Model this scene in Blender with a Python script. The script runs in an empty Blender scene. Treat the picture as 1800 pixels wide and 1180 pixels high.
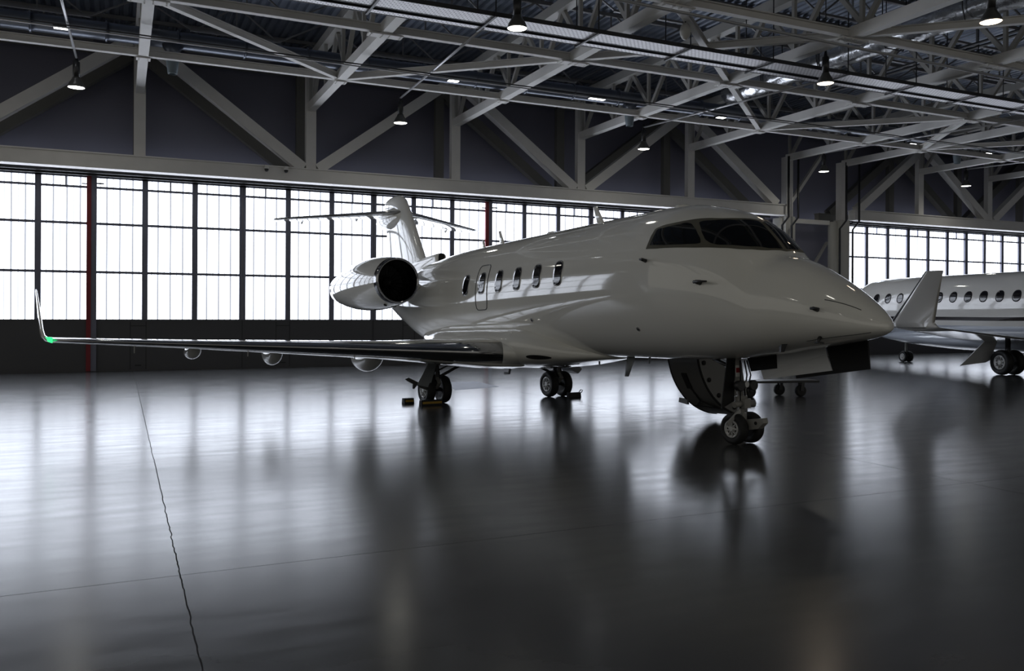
import bpy, bmesh, math, random
from mathutils import Vector, Matrix
random.seed(4)
PI = math.pi
SC = bpy.context.scene
COL = SC.collection

# ------------------------------------------------------------------ camera
CAM_H, FPX, V0, YAW, ROLL = 2.2, 1490.0, 549.5, 24.85, 0.29
cd = bpy.data.cameras.new('camera'); cam = bpy.data.objects.new('camera', cd); COL.objects.link(cam)
cd.sensor_fit = 'HORIZONTAL'; cd.sensor_width = 36.0; cd.lens = FPX * 36.0 / 1800.0
cd.shift_y = -(590.0 - V0) / 1800.0
cd.clip_start = 0.05; cd.clip_end = 400
cam.matrix_world = (Matrix.Translation((0, 0, CAM_H)) @ Matrix.Rotation(math.radians(-YAW), 4, 'Z')
                    @ Matrix.Rotation(math.radians(90), 4, 'X') @ Matrix.Rotation(math.radians(ROLL), 4, 'Z'))
SC.camera = cam

# ------------------------------------------------------------------ light
WORLD_STR = 0.15          # grey overcast fill; hangar left open at left and back to admit it
WINDOW_STR = 1.9          # daylight in the translucent door glazing
SC.view_settings.view_transform = 'Standard'
SC.view_settings.look = 'None'
SC.view_settings.exposure = 1.3
SC.view_settings.gamma = 1.0
SC.view_settings.use_curve_mapping = False
wd = bpy.data.worlds.new('overcast_daylight'); SC.world = wd; wd.use_nodes = True
wd.node_tree.nodes['Background'].inputs[0].default_value = (1.0, 0.97, 0.88, 1)
wd.node_tree.nodes['Background'].inputs[1].default_value = WORLD_STR

# ------------------------------------------------------------------ materials
def mat(name, col, rough=0.5, metal=0.0, spec=0.5, coat=0.0, emit=None, estr=0.0):
    m = bpy.data.materials.new(name); m.use_nodes = True
    b = m.node_tree.nodes['Principled BSDF']
    b.inputs['Base Color'].default_value = (*col, 1)
    b.inputs['Roughness'].default_value = rough
    b.inputs['Metallic'].default_value = metal
    b.inputs['Specular IOR Level'].default_value = spec
    b.inputs['Coat Weight'].default_value = coat
    b.inputs['Coat Roughness'].default_value = 0.03
    if emit:
        b.inputs['Emission Color'].default_value = (*emit, 1)
        b.inputs['Emission Strength'].default_value = estr
    return m
def noisy(m, scale, amt, detail=4.0, stretch=(1, 1, 1), rough_amt=0.0, bump=0.0, bscale=None):
    """procedural variation of colour, roughness and relief in object space"""
    nt = m.node_tree; N = nt.nodes; L = nt.links; b = N['Principled BSDF']
    tc = N.new('ShaderNodeTexCoord'); mp = N.new('ShaderNodeMapping'); mp.inputs['Scale'].default_value = stretch
    L.new(tc.outputs['Object'], mp.inputs['Vector'])
    ns = N.new('ShaderNodeTexNoise'); ns.inputs['Scale'].default_value = scale; ns.inputs['Detail'].default_value = detail
    L.new(mp.outputs[0], ns.inputs['Vector'])
    base = tuple(b.inputs['Base Color'].default_value)
    mx = N.new('ShaderNodeMix'); mx.data_type = 'RGBA'
    mx.inputs[6].default_value = tuple(c * (1 - amt) for c in base[:3]) + (1,)
    mx.inputs[7].default_value = tuple(min(1, c * (1 + amt)) for c in base[:3]) + (1,)
    L.new(ns.outputs['Fac'], mx.inputs[0]); L.new(mx.outputs[2], b.inputs['Base Color'])
    if rough_amt:
        r = b.inputs['Roughness'].default_value
        mr = N.new('ShaderNodeMapRange'); mr.inputs['From Min'].default_value = 0.3; mr.inputs['From Max'].default_value = 0.7
        mr.inputs['To Min'].default_value = max(0.02, r - rough_amt); mr.inputs['To Max'].default_value = r + rough_amt
        L.new(ns.outputs['Fac'], mr.inputs['Value']); L.new(mr.outputs[0], b.inputs['Roughness'])
    if bump:
        n2 = N.new('ShaderNodeTexNoise'); n2.inputs['Scale'].default_value = bscale or scale * 4; n2.inputs['Detail'].default_value = 3
        L.new(mp.outputs[0], n2.inputs['Vector'])
        bp = N.new('ShaderNodeBump'); bp.inputs['Strength'].default_value = bump; bp.inputs['Distance'].default_value = 0.02
        L.new(n2.outputs['Fac'], bp.inputs['Height']); L.new(bp.outputs[0], b.inputs['Normal'])
    return m

M = {}
M['jet_white'] = noisy(mat('jet_white_gloss_paint', (0.80, 0.79, 0.745), 0.06, coat=0.5), 0.6, 0.02, bump=0.015, bscale=1.3)
M['jet_grey'] = noisy(mat('jet_warm_white_gloss_paint', (0.62, 0.61, 0.58), 0.08, coat=0.4), 0.6, 0.02, bump=0.015, bscale=1.2)
M['silver_belly'] = noisy(mat('jet_silver_belly_paint', (0.42, 0.45, 0.50), 0.10, coat=0.6), 0.8, 0.03, bump=0.02, bscale=1.0)
M['polished'] = noisy(mat('polished_leading_edge_metal', (0.36, 0.36, 0.37), 0.13, metal=1.0), 2.0, 0.05, rough_amt=0.03)
M['dark_chrome'] = noisy(mat('dark_polished_intake_ring', (0.30, 0.30, 0.31), 0.10, metal=1.0), 3.0, 0.04)
M['frame_grey'] = noisy(mat('windshield_frame_sealant_grey', (0.11, 0.105, 0.08), 0.35), 6.0, 0.15)
M['glass'] = noisy(mat('dark_cockpit_glass', (0.006, 0.007, 0.008), 0.03, spec=0.6), 2.0, 0.1)
M['glass2'] = noisy(mat('dark_cabin_window_glass', (0.012, 0.012, 0.015), 0.05), 3.0, 0.1)
M['rim'] = noisy(mat('bright_window_rim', (0.55, 0.55, 0.55), 0.25, metal=0.6), 4.0, 0.05)
M['seam'] = noisy(mat('dark_panel_seam', (0.05, 0.05, 0.05), 0.5), 5.0, 0.1)
M['black'] = noisy(mat('black_matt_interior', (0.006, 0.006, 0.007), 0.7), 4.0, 0.2)
M['rubber'] = noisy(mat('black_tyre_rubber', (0.012, 0.012, 0.013), 0.65), 9.0, 0.3, rough_amt=0.1)
M['hub'] = noisy(mat('light_grey_wheel_hub', (0.50, 0.50, 0.49), 0.35, metal=0.3), 6.0, 0.1)
M['gear_metal'] = noisy(mat('gear_strut_grey_enamel', (0.26, 0.255, 0.24), 0.38), 7.0, 0.15)
M['gear_dark'] = noisy(mat('gear_dark_metal', (0.045, 0.045, 0.047), 0.4, metal=0.5), 7.0, 0.2)
M['door_inner'] = noisy(mat('gear_door_light_grey', (0.72, 0.73, 0.74), 0.4), 3.0, 0.05)
M['door_mid'] = noisy(mat('gear_door_mid_grey', (0.25, 0.27, 0.29), 0.35), 3.0, 0.08)
M['stair_grey'] = noisy(mat('airstair_grey_enamel', (0.15, 0.15, 0.148), 0.4), 3.0, 0.08)
M['red_tag'] = noisy(mat('red_tag_fabric', (0.25, 0.01, 0.015), 0.6), 8.0, 0.15)
M['white_tag'] = noisy(mat('white_tag_fabric', (0.6, 0.6, 0.58), 0.6), 8.0, 0.1)
M['stripe'] = noisy(mat('dark_brown_cheat_line_paint', (0.018, 0.015, 0.016), 0.12), 3.0, 0.1)
M['nav_green'] = noisy(mat('green_navigation_lens', (0.02, 0.5, 0.15), 0.1, emit=(0.05, 1, 0.3), estr=0.5), 8.0, 0.1)
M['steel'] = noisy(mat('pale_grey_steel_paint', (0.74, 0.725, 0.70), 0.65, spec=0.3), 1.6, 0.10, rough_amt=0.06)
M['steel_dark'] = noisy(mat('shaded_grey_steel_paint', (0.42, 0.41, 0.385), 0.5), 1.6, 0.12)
M['steel_deep'] = noisy(mat('shade_darkened_steel_paint', (0.17, 0.167, 0.155), 0.6, spec=0.3), 1.6, 0.12)  # girder grey darkened in the colour so the rear girders look dim
M['purlin'] = noisy(mat('galvanised_purlin_steel', (0.22, 0.22, 0.225), 0.45, metal=0.2), 3.0, 0.12)
M['tray'] = None
M['charcoal'] = noisy(mat('charcoal_wall_cladding', (0.20, 0.20, 0.26), 0.55), 0.5, 0.06)
M['door_panel'] = noisy(mat('dark_hangar_door_panel', (0.070, 0.070, 0.076), 0.5), 0.7, 0.08)
M['door_frame'] = noisy(mat('hangar_door_grey_frame', (0.16, 0.165, 0.215), 0.45), 1.0, 0.06)
M['dark_steel'] = noisy(mat('near_black_steel', (0.02, 0.02, 0.023), 0.5), 2.0, 0.15)
M['red_post'] = noisy(mat('dark_red_post_paint', (0.20, 0.008, 0.014), 0.45), 2.0, 0.1)
M['duct'] = noisy(mat('blue_grey_duct_sheet', (0.16, 0.175, 0.21), 0.30, metal=0.7), 2.0, 0.1)
M['nozzle'] = noisy(mat('teal_grey_nozzle_paint', (0.16, 0.20, 0.23), 0.4), 4.0, 0.1)
M['foil'] = noisy(mat('crinkled_foil_insulation', (0.55, 0.56, 0.58), 0.22, metal=0.9), 3.0, 0.2, rough_amt=0.1, bump=0.9, bscale=5.0)
M['lamp_black'] = noisy(mat('black_lamp_housing', (0.02, 0.02, 0.02), 0.35), 6.0, 0.15)
M['lamp_shade'] = noisy(mat('dark_grey_lamp_bell', (0.07, 0.07, 0.065), 0.3), 6.0, 0.12)
M['lamp_white'] = mat('cool_white_lamp_glow', (0.9, 0.9, 0.85), 0.5, emit=(1.0, 0.97, 0.86), estr=5.5)
M['lamp_warm'] = mat('warm_white_lamp_glow', (0.9, 0.85, 0.75), 0.5, emit=(1.0, 0.80, 0.58), estr=5.5)
M['led'] = mat('led_panel_glow', (0.9, 0.9, 0.9), 0.5, emit=(0.95, 0.97, 1.0), estr=3.5)
M['conduit'] = noisy(mat('galvanised_conduit', (0.42, 0.42, 0.43), 0.35, metal=0.5), 5.0, 0.1)
M['yellow'] = noisy(mat('worn_yellow_chock_paint', (0.42, 0.25, 0.03), 0.5), 9.0, 0.3)
M['patch'] = noisy(mat('blue_grey_floor_marking', (0.05, 0.075, 0.13), 0.5, spec=0.2), 3.0, 0.3)
M['col_white'] = noisy(mat('off_white_column_paint', (0.55, 0.54, 0.50), 0.5), 2.0, 0.06)
M['deck'] = noisy(mat('blue_grey_roof_deck', (0.24, 0.275, 0.345), 0.38, metal=0.35), 0.8, 0.10)

def make_tray():
    m = mat('perforated_cable_tray', (0.62, 0.60, 0.62), 0.4, metal=0.2)
    nt = m.node_tree; N = nt.nodes; L = nt.links; b = N['Principled BSDF']
    tc = N.new('ShaderNodeTexCoord'); mp = N.new('ShaderNodeMapping'); mp.inputs['Scale'].default_value = (8.0, 12.0, 8.0)
    L.new(tc.outputs['Object'], mp.inputs[0])
    br = N.new('ShaderNodeTexBrick'); br.inputs['Color1'].default_value = (0.66, 0.64, 0.66, 1); br.inputs['Color2'].default_value = (0.60, 0.58, 0.60, 1)
    br.inputs['Mortar'].default_value = (0.22, 0.21, 0.22, 1); br.inputs['Scale'].default_value = 1.0
    br.inputs['Mortar Size'].default_value = 0.13; br.inputs['Brick Width'].default_value = 1.0; br.inputs['Row Height'].default_value = 1.0
    L.new(mp.outputs[0], br.inputs['Vector']); L.new(br.outputs['Color'], b.inputs['Base Color'])
    return m
M['tray'] = make_tray()

def make_glazing():
    """ribbed translucent panels lit by the daylight outside"""
    m = mat('translucent_ribbed_glazing', (0.8, 0.82, 0.85), 0.35)
    nt = m.node_tree; N = nt.nodes; L = nt.links; b = N['Principled BSDF']
    tc = N.new('ShaderNodeTexCoord'); sx = N.new('ShaderNodeSeparateXYZ'); L.new(tc.outputs['Object'], sx.inputs[0])
    ml = N.new('ShaderNodeMath'); ml.operation = 'MULTIPLY'; ml.inputs[1].default_value = 1 / 0.4275
    L.new(sx.outputs['X'], ml.inputs[0])
    fr = N.new('ShaderNodeMath'); fr.operation = 'FRACT'; L.new(ml.outputs[0], fr.inputs[0])
    cr = N.new('ShaderNodeValToRGB'); e = cr.color_ramp.elements
    e[0].position = 0.0; e[0].color = (0.11, 0.11, 0.11, 1); e[1].position = 1.0; e[1].color = (0.11, 0.11, 0.11, 1)
    for p, v in ((0.06, 0.11), (0.08, 1.0), (0.465, 1.0), (0.475, 0.16), (0.53, 0.16), (0.54, 1.0), (0.92, 1.0), (0.94, 0.11)):
        q = cr.color_ramp.elements.new(p); q.color = (v, v, v, 1)
    L.new(fr.outputs[0], cr.inputs[0])
    ns = N.new('ShaderNodeTexNoise'); ns.inputs['Scale'].default_value = 0.35; L.new(tc.outputs['Object'], ns.inputs['Vector'])
    mr = N.new('ShaderNodeMapRange'); mr.inputs['To Min'].default_value = 0.88; mr.inputs['To Max'].default_value = 1.1; L.new(ns.outputs['Fac'], mr.inputs['Value'])
    mm = N.new('ShaderNodeMix'); mm.data_type = 'RGBA'; mm.blend_type = 'MULTIPLY'; mm.inputs[0].default_value = 1
    L.new(cr.outputs[0], mm.inputs[6]); mm.inputs[7].default_value = (0.82, 0.88, 1.0, 1)
    L.new(mm.outputs[2], b.inputs['Emission Color'])
    ms = N.new('ShaderNodeMath'); ms.operation = 'MULTIPLY'; ms.inputs[1].default_value = WINDOW_STR; L.new(mr.outputs[0], ms.inputs[0])
    L.new(ms.outputs[0], b.inputs['Emission Strength'])
    return m
M['glazing'] = make_glazing()

def make_floor():
    m = mat('polished_grey_concrete', (0.11, 0.112, 0.115), 0.24)
    nt = m.node_tree; N = nt.nodes; L = nt.links; b = N['Principled BSDF']
    tc = N.new('ShaderNodeTexCoord')
    n1 = N.new('ShaderNodeTexNoise'); n1.inputs['Scale'].default_value = 0.35; n1.inputs['Detail'].default_value = 7
    L.new(tc.outputs['Object'], n1.inputs['Vector'])
    n2 = N.new('ShaderNodeTexNoise'); n2.inputs['Scale'].default_value = 2.6; n2.inputs['Detail'].default_value = 6
    mp = N.new('ShaderNodeMapping'); mp.inputs['Scale'].default_value = (0.35, 1.6, 1); L.new(tc.outputs['Object'], mp.inputs[0]); L.new(mp.outputs[0], n2.inputs['Vector'])
    cr = N.new('ShaderNodeValToRGB'); cr.color_ramp.elements[0].color = (0.045, 0.046, 0.047, 1); cr.color_ramp.elements[1].color = (0.075, 0.076, 0.077, 1)
    cr.color_ramp.elements[0].position = 0.3; cr.color_ramp.elements[1].position = 0.7
    L.new(n1.outputs['Fac'], cr.inputs[0])
    # saw-cut joints, slightly ragged
    sx = N.new('ShaderNodeSeparateXYZ'); L.new(tc.outputs['Object'], sx.inputs[0])
    n3 = N.new('ShaderNodeTexNoise'); n3.inputs['Scale'].default_value = 5.0; n3.inputs['Detail'].default_value = 5; L.new(tc.outputs['Object'], n3.inputs['Vector'])
    def joint(axis, off, step, half, rag):
        a = N.new('ShaderNodeMath'); a.operation = 'SUBTRACT'; L.new(sx.outputs[axis], a.inputs[0]); a.inputs[1].default_value = off - step / 2
        w = N.new('ShaderNodeMath'); w.operation = 'MULTIPLY_ADD'; L.new(n3.outputs['Fac'], w.inputs[0]); w.inputs[1].default_value = rag; L.new(a.outputs[0], w.inputs[2])
        f = N.new('ShaderNodeMath'); f.operation = 'FLOORED_MODULO'; L.new(w.outputs[0], f.inputs[0]); f.inputs[1].default_value = step
        s = N.new('ShaderNodeMath'); s.operation = 'SUBTRACT'; L.new(f.outputs[0], s.inputs[0]); s.inputs[1].default_value = step / 2 + rag * 0.5
        ab = N.new('ShaderNodeMath'); ab.operation = 'ABSOLUTE'; L.new(s.outputs[0], ab.inputs[0])
        lt = N.new('ShaderNodeMath'); lt.operation = 'LESS_THAN'; L.new(ab.outputs[0], lt.inputs[0]); lt.inputs[1].default_value = half
        return lt
    j1 = joint('X', 0.47, 9.62, 0.0055, 0.04); j2 = joint('Y', 7.55, 7.95, 0.004, 0.02)
    mxj = N.new('ShaderNodeMath'); mxj.operation = 'MAXIMUM'; L.new(j1.outputs[0], mxj.inputs[0]); L.new(j2.outputs[0], mxj.inputs[1])
    mj = N.new('ShaderNodeMix'); mj.data_type = 'RGBA'; L.new(mxj.outputs[0], mj.inputs[0]); L.new(cr.outputs[0], mj.inputs[6]); mj.inputs[7].default_value = (0.008, 0.008, 0.009, 1)
    L.new(mj.outputs[2], b.inputs['Base Color'])
    mr = N.new('ShaderNodeMapRange'); mr.inputs['From Min'].default_value = 0.3; mr.inputs['From Max'].default_value = 0.7
    mr.inputs['To Min'].default_value = FLOOR_ROUGH[0]; mr.inputs['To Max'].default_value = FLOOR_ROUGH[1]; L.new(n2.outputs['Fac'], mr.inputs['Value'])
    rj = N.new('ShaderNodeMath'); rj.operation = 'MAXIMUM'; L.new(mr.outputs[0], rj.inputs[0])
    sj = N.new('ShaderNodeMath'); sj.operation = 'MULTIPLY'; sj.inputs[1].default_value = 0.9; L.new(mxj.outputs[0], sj.inputs[0]); L.new(sj.outputs[0], rj.inputs[1])
    L.new(rj.outputs[0], b.inputs['Roughness'])
    b.inputs['Specular IOR Level'].default_value = FLOOR_SPEC
    bp = N.new('ShaderNodeBump'); bp.inputs['Strength'].default_value = 0.04; bp.inputs['Distance'].default_value = 0.01
    L.new(n2.outputs['Fac'], bp.inputs['Height']); L.new(bp.outputs[0], b.inputs['Normal'])
    return m
FLOOR_ROUGH = (0.185, 0.24); FLOOR_SPEC = 0.46
M['floor'] = make_floor()

# ------------------------------------------------------------------ mesh helpers
class MB:
    def __init__(s): s.v = []; s.f = []; s.sm = []
    def add(s, vs, fs, smooth=False):
        o = len(s.v); s.v += [tuple(p) for p in vs]
        for f in fs: s.f.append(tuple(i + o for i in f)); s.sm.append(smooth)
        return s
    def box(s, x0, x1, y0, y1, z0, z1):
        vs = [(x, y, z) for x in (x0, x1) for y in (y0, y1) for z in (z0, z1)]
        return s.add(vs, [(0, 1, 3, 2), (4, 6, 7, 5), (0, 4, 5, 1), (2, 3, 7, 6), (0, 2, 6, 4), (1, 5, 7, 3)])
    def bar(s, p, q, w, h, up=(0, 0, 1)):
        p = Vector(p); q = Vector(q); d = (q - p).normalized(); up = Vector(up)
        if abs(d.dot(up)) > 0.98: up = Vector((0, 1, 0))
        a = d.cross(up).normalized() * (w / 2); b = a.cross(d).normalized() * (h / 2)
        vs = [c + sa * a + sb * b for c in (p, q) for sa in (-1, 1) for sb in (-1, 1)]
        return s.add(vs, [(0, 1, 3, 2), (4, 6, 7, 5), (0, 4, 5, 1), (2, 3, 7, 6), (0, 2, 6, 4), (1, 5, 7, 3)])
    def ibeam(s, p, q, w, h, t=0.03, up=(0, 0, 1)):
        """I section: two flanges and a web"""
        p = Vector(p); q = Vector(q); u = Vector(up)
        s.bar(p + u * (h / 2 - t / 2), q + u * (h / 2 - t / 2), w, t, up); s.bar(p - u * (h / 2 - t / 2), q - u * (h / 2 - t / 2), w, t, up)
        return s.bar(p, q, t, h - 2 * t, up)
    def tube(s, pts, r, n=10, closed_ends=True):
        pts = [Vector(p) for p in pts]; rs = r if isinstance(r, (list, tuple)) else [r] * len(pts)
        vs = []; fs = []; prev = None
        for i, p in enumerate(pts):
            d = (pts[min(i + 1, len(pts) - 1)] - pts[max(i - 1, 0)]).normalized()
            ref = Vector((0, 0, 1)) if abs(d.z) < 0.9 else Vector((1, 0, 0))
            if prev is not None: ref = prev
            a = (ref - d * ref.dot(d)).normalized(); b = d.cross(a); prev = a
            vs += [p + a * math.cos(2 * PI * k / n) * rs[i] + b * math.sin(2 * PI * k / n) * rs[i] for k in range(n)]
        for i in range(len(pts) - 1):
            for k in range(n):
                fs.append((i * n + k, i * n + (k + 1) % n, (i + 1) * n + (k + 1) % n, (i + 1) * n + k))
        o = len(s.v); s.add(vs, fs, True)
        if closed_ends:
            s.f.append(tuple(o + k for k in reversed(range(n)))); s.sm.append(False)
            e = o + (len(pts) - 1) * n; s.f.append(tuple(e + k for k in range(n))); s.sm.append(False)
        return s
    def lathe(s, prof, c=(0, 0, 0), axis='z', n=32, smooth=True, sy=1.0, caps=True):
        """prof: list of (along, radius)"""
        vs = []; fs = []
        for a, r in prof:
            for k in range(n):
                t = 2 * PI * k / n; u, w = r * math.cos(t), r * math.sin(t) * sy
                p = {'z': (u, w, a), 'x': (a, u, w), 'y': (u, a, w)}[axis]
                vs.append((p[0] + c[0], p[1] + c[1], p[2] + c[2]))
        for i in range(len(prof) - 1):
            for k in range(n):
                fs.append((i * n + k, i * n + (k + 1) % n, (i + 1) * n + (k + 1) % n, (i + 1) * n + k))
        s.add(vs, fs, smooth); o = len(s.v) - len(vs)
        if caps and prof[0][1] > 1e-4: s.f.append(tuple(o + k for k in reversed(range(n)))); s.sm.append(False)
        if caps and prof[-1][1] > 1e-4:
            e = o + (len(prof) - 1) * n; s.f.append(tuple(e + k for k in range(n))); s.sm.append(False)
        return s
    def rings(s, rings, cap0=True, cap1=True, closed=True, smooth=True):
        n = len(rings[0]); vs = [p for r in rings for p in r]; fs = []
        kk = n if closed else n - 1
        for i in range(len(rings) - 1):
            for k in range(kk):
                fs.append((i * n + k, i * n + (k + 1) % n, (i + 1) * n + (k + 1) % n, (i + 1) * n + k))
        o = len(s.v); s.add(vs, fs, smooth)
        if cap0: s.f.append(tuple(o + k for k in reversed(range(n)))); s.sm.append(False)
        if cap1:
            e = o + (len(rings) - 1) * n; s.f.append(tuple(e + k for k in range(n))); s.sm.append(False)
        return s
    def prism(s, poly, d):
        """poly: 3D points of a planar polygon, extruded by vector d"""
        n = len(poly); d = Vector(d); vs = [Vector(p) for p in poly] + [Vector(p) + d for p in poly]
        fs = [tuple(range(n)), tuple(reversed(range(n, 2 * n)))] + [(i, (i + 1) % n, n + (i + 1) % n, n + i) for i in range(n)]
        return s.add(vs, fs)
    def mesh(s, name):
        me = bpy.data.meshes.new(name); me.from_pydata(s.v, [], s.f)
        me.polygons.foreach_set('use_smooth', s.sm)
        bm = bmesh.new(); bm.from_mesh(me); bmesh.ops.remove_doubles(bm, verts=bm.verts, dist=1e-5)
        bmesh.ops.recalc_face_normals(bm, faces=bm.faces); bm.to_mesh(me); bm.free()
        return me
    def build(s, name, m, parent=None, bevel=0.0):
        me = s.mesh(name); me.materials.append(M[m])
        o = bpy.data.objects.new(name, me); COL.objects.link(o)
        if parent is not None: o.parent = parent
        if bevel:
            bv = o.modifiers.new('bevel', 'BEVEL'); bv.width = bevel; bv.segments = 2; bv.limit_method = 'ANGLE'
        return o

def thing(name, label, cat, loc=(0, 0, 0), rz=0.0, group=None):
    o = bpy.data.objects.new(name, None); COL.objects.link(o); o.location = loc; o.rotation_euler = (0, 0, rz)
    o.empty_display_size = 0.2
    return tag(o, label, cat, group)
def tag(o, label, cat, group=None):
    o['label'] = label; o['category'] = cat
    if group: o['group'] = group
    return o
def struct(o):
    o['kind'] = 'structure'; return o
def copy_tree(o, parent=None):
    c = o.copy(); COL.objects.link(c)
    if parent is not None: c.parent = parent
    for ch in list(o.children): copy_tree(ch, c)
    return c
ORD = ['first', 'second', 'third', 'fourth', 'fifth', 'sixth', 'seventh', 'eighth', 'ninth', 'tenth', 'eleventh', 'twelfth']

# ================================================================== THE HANGAR
X0, X1, YB = -14.0, 62.0, -12.0
DY = 33.9                                     # plane of the sliding doors
struct(MB().box(X0 - 2, X1, YB, 36.5, -0.3, 0.0).build('floor', 'floor'))

def corrugated():
    mb = MB(); p = 0.30; h = 0.09; prof = []
    x = X0
    while x < X1:
        prof += [(x, 12.62), (x + 0.13, 12.62), (x + 0.17, 12.62 + h), (x + 0.26, 12.62 + h)]; x += p
    vs = [(a, y, z) for y in (YB, 36.5) for a, z in prof]; n = len(prof)
    mb.add(vs, [(i, i + 1, n + i + 1, n + i) for i in range(n - 1)])
    return mb
struct(corrugated().build('ceiling', 'deck'))
# back wall above and between the door openings
wb = MB()
wb.box(X0, X1, 35.3, 35.5, 7.0, 12.62)
struct(MB().box(29.76, 35.44, 34.0, 34.2, 0.0, 7.05).build('wall_back', 'charcoal'))
struct(MB().box(X0, -11.3, 34.1, 34.3, 0.0, 7.0).build('wall_back', 'charcoal'))
struct(wb.build('wall_back', 'charcoal'))
struct(MB().box(X0 - 0.3, X0, 31.0, 35.5, 0.0, 12.7).build('wall_left', 'charcoal'))
struct(MB().box(X0 - 0.3, X0, YB, 30.98, 0.0, 2.3).build('wall_left', 'steel_dark'))      # unseen low walls, added to keep low light off the jet's belly
struct(MB().box(X0, X1, YB - 0.3, YB, 0.0, 2.3).build('wall_front_added', 'steel_dark'))  # added out of view too, blocks low light from behind the camera
struct(MB().box(X1, X1 + 0.3, YB, 35.5, 0.0, 12.7).build('wall_right', 'charcoal'))

# sliding door leaves
def leaf(idx, xa, xb, n, red=False, wicket=None):
    w = (xb - xa) / n
    pan = MB().box(xa + 0.002, xb - 0.002, DY, DY + 0.16, 0.0, 1.88)
    pan.box(xa + 0.02, xb - 0.02, DY - 0.015, DY, 1.80, 1.88)
    d = struct(pan.build('door_%d' % idx, 'door_panel'))
    fr = MB()
    fr.box(xa + 0.01, xa + 0.12, DY - 0.03, DY + 0.14, 1.86, 7.08); fr.box(xb - 0.12, xb - 0.01, DY - 0.03, DY + 0.14, 1.86, 7.08)
    for k in range(1, n): fr.box(xa + k * w - 0.10, xa + k * w + 0.10, DY - 0.03, DY + 0.14, 1.86, 7.08)
    fr.box(xa + 0.01, xb - 0.01, DY - 0.03, DY + 0.14, 6.95, 7.09)
    fr.box(xa + 0.01, xb - 0.01, DY - 0.01, DY + 0.14, 6.57, 6.65); fr.box(xa + 0.01, xb - 0.01, DY, DY + 0.14, 5.27, 5.36); fr.box(xa + 0.01, xb - 0.01, DY, DY + 0.14, 3.53, 3.62)
    for k in range(n):
        if (k + idx) % 2 == 0: fr.box(xa + (k + .5) * w - 0.022, xa + (k + .5) * w + 0.022, DY, DY + 0.12, 6.62, 7.3)
    fr.build('door_frame', 'door_frame', d)
    MB().box(xa + 0.05, xb - 0.05, DY + 0.07, DY + 0.09, 1.86, 7.0).build('glazing', 'glazing', d)
    sl = MB().box(xa - 0.012, xa + 0.012, DY - 0.02, DY - 0.002, 0.03, 1.86)
    sl.build('door_seal', 'dark_steel', d)
    if wicket:
        a, b = wicket
        wk = MB()
        for q in (a, b): wk.box(q - 0.012, q + 0.012, DY - 0.012, DY, 0.05, 1.82)
        wk.box(a, b, DY - 0.012, DY, 1.63, 1.655); wk.box(a + .16, b - .16, DY - 0.03, DY, 0.18, 0.22)
        wk.build('wicket_door_outline', 'dark_steel', d)
    if red:
        MB().box(xb - 0.20, xb - 0.05, DY - 0.10, DY + 0.02, 0.02, 7.05).build('red_edge_post', 'red_post', d)
        MB().box(xb - 0.05, xb + 0.13, DY - 0.07, DY - 0.03, 0.02, 7.05).build('edge_post', 'door_frame', d)
        MB().box(xb - 0.36, xb - 0.2, DY - 0.06, DY - 0.03, 6.70, 6.74).box(xb + 0.13, xb + 0.36, DY - 0.06, DY - 0.03, 6.73, 6.78).build('latch', 'dark_steel', d)
    return d
leaves = [(-11.2, -6.05), (-6.05, -0.88), (-0.88, 4.28), (4.28, 9.43), (9.43, 14.58), (14.58, 19.68), (19.68, 24.78), (24.78, 29.75)]
for i, (a, b) in enumerate(leaves):
    leaf(i + 1, a, b, 3, red=(i in (1, 4)), wicket={2: (0.36, 0.89), 3: (5.55, 6.07), 4: (10.7, 11.2), 1: (-4.8, -4.25)}.get(i))
for i in range(5):
    a = 35.45 + 4.78 * i
    leaf(len(leaves) + 1 + i, a, a + 4.78, 3)
# head track over the doors
for i, (a, b) in enumerate(((X0, 29.6), (35.2, X1))):
    tr = MB().box(a, b, 33.3, 34.3, 7.09, 7.22)
    tr.box(a, b, 33.55, 33.62, 6.98, 7.09); tr.box(a, b, 33.15, 33.22, 7.02, 7.12)
    struct(tr.build('trim_%d' % (i + 1), 'dark_steel'))

# ------------------------------------------------------------------ lattice girder over the doors
TX = [-5.4, 0.62, 6.6, 12.5, 18.4, 24.3, 30.2, 33.95, 39.6, 45.2, 50.8]     # roof trusses
def door_girder(y, label, m, dep, xa, xb, bottoms):
    """bottoms: x of the lower panel points, the diagonals rise from them to both sides"""
    t = thing('door_girder', label, 'girder', (0, y, 7.1))
    c = MB().box(xa, xb, 0, dep, 0.04, 0.50); c.box(xa, xb, -0.06, dep + 0.05, 0.0, 0.05); c.box(xa, xb, -0.06, dep + 0.05, 0.49, 0.54)
    c.build('bottom_chord', m, t)
    for x in TX:
        if xa + 0.3 < x < xb - 0.3: MB().box(x - 0.19, x + 0.19, 0.04, 0.30, 0.50, 4.85).build('vertical', m, t)
    for q, sides in bottoms:
        for s in sides:
            MB().bar((q + s * 0.28, 0.2, 0.55), (q + s * 5.7, 0.2, 4.55), 0.40, 0.38, (0, 1, 0)).build('diagonal', m, t)
    MB().box(xa, xb, 0.0, 0.3, 4.55, 4.85).build('top_chord', m, t)
    return t
NEAR = ((-5.4, (1,)), (6.6, (-1, 1)), (18.4, (-1, 1)), (29.8, (-1,))); FAR = ((34.7, (1,)), (45.3, (-1, 1)), (57.0, (-1,)))
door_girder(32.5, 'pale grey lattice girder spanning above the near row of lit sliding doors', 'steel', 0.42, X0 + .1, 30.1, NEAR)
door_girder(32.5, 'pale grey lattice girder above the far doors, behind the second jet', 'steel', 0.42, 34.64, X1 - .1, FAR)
door_girder(34.45, 'shade-darkened grey lattice girder behind the near one, against the charcoal wall', 'steel_deep', 0.30, X0 + .1, 30.3, NEAR)
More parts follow.
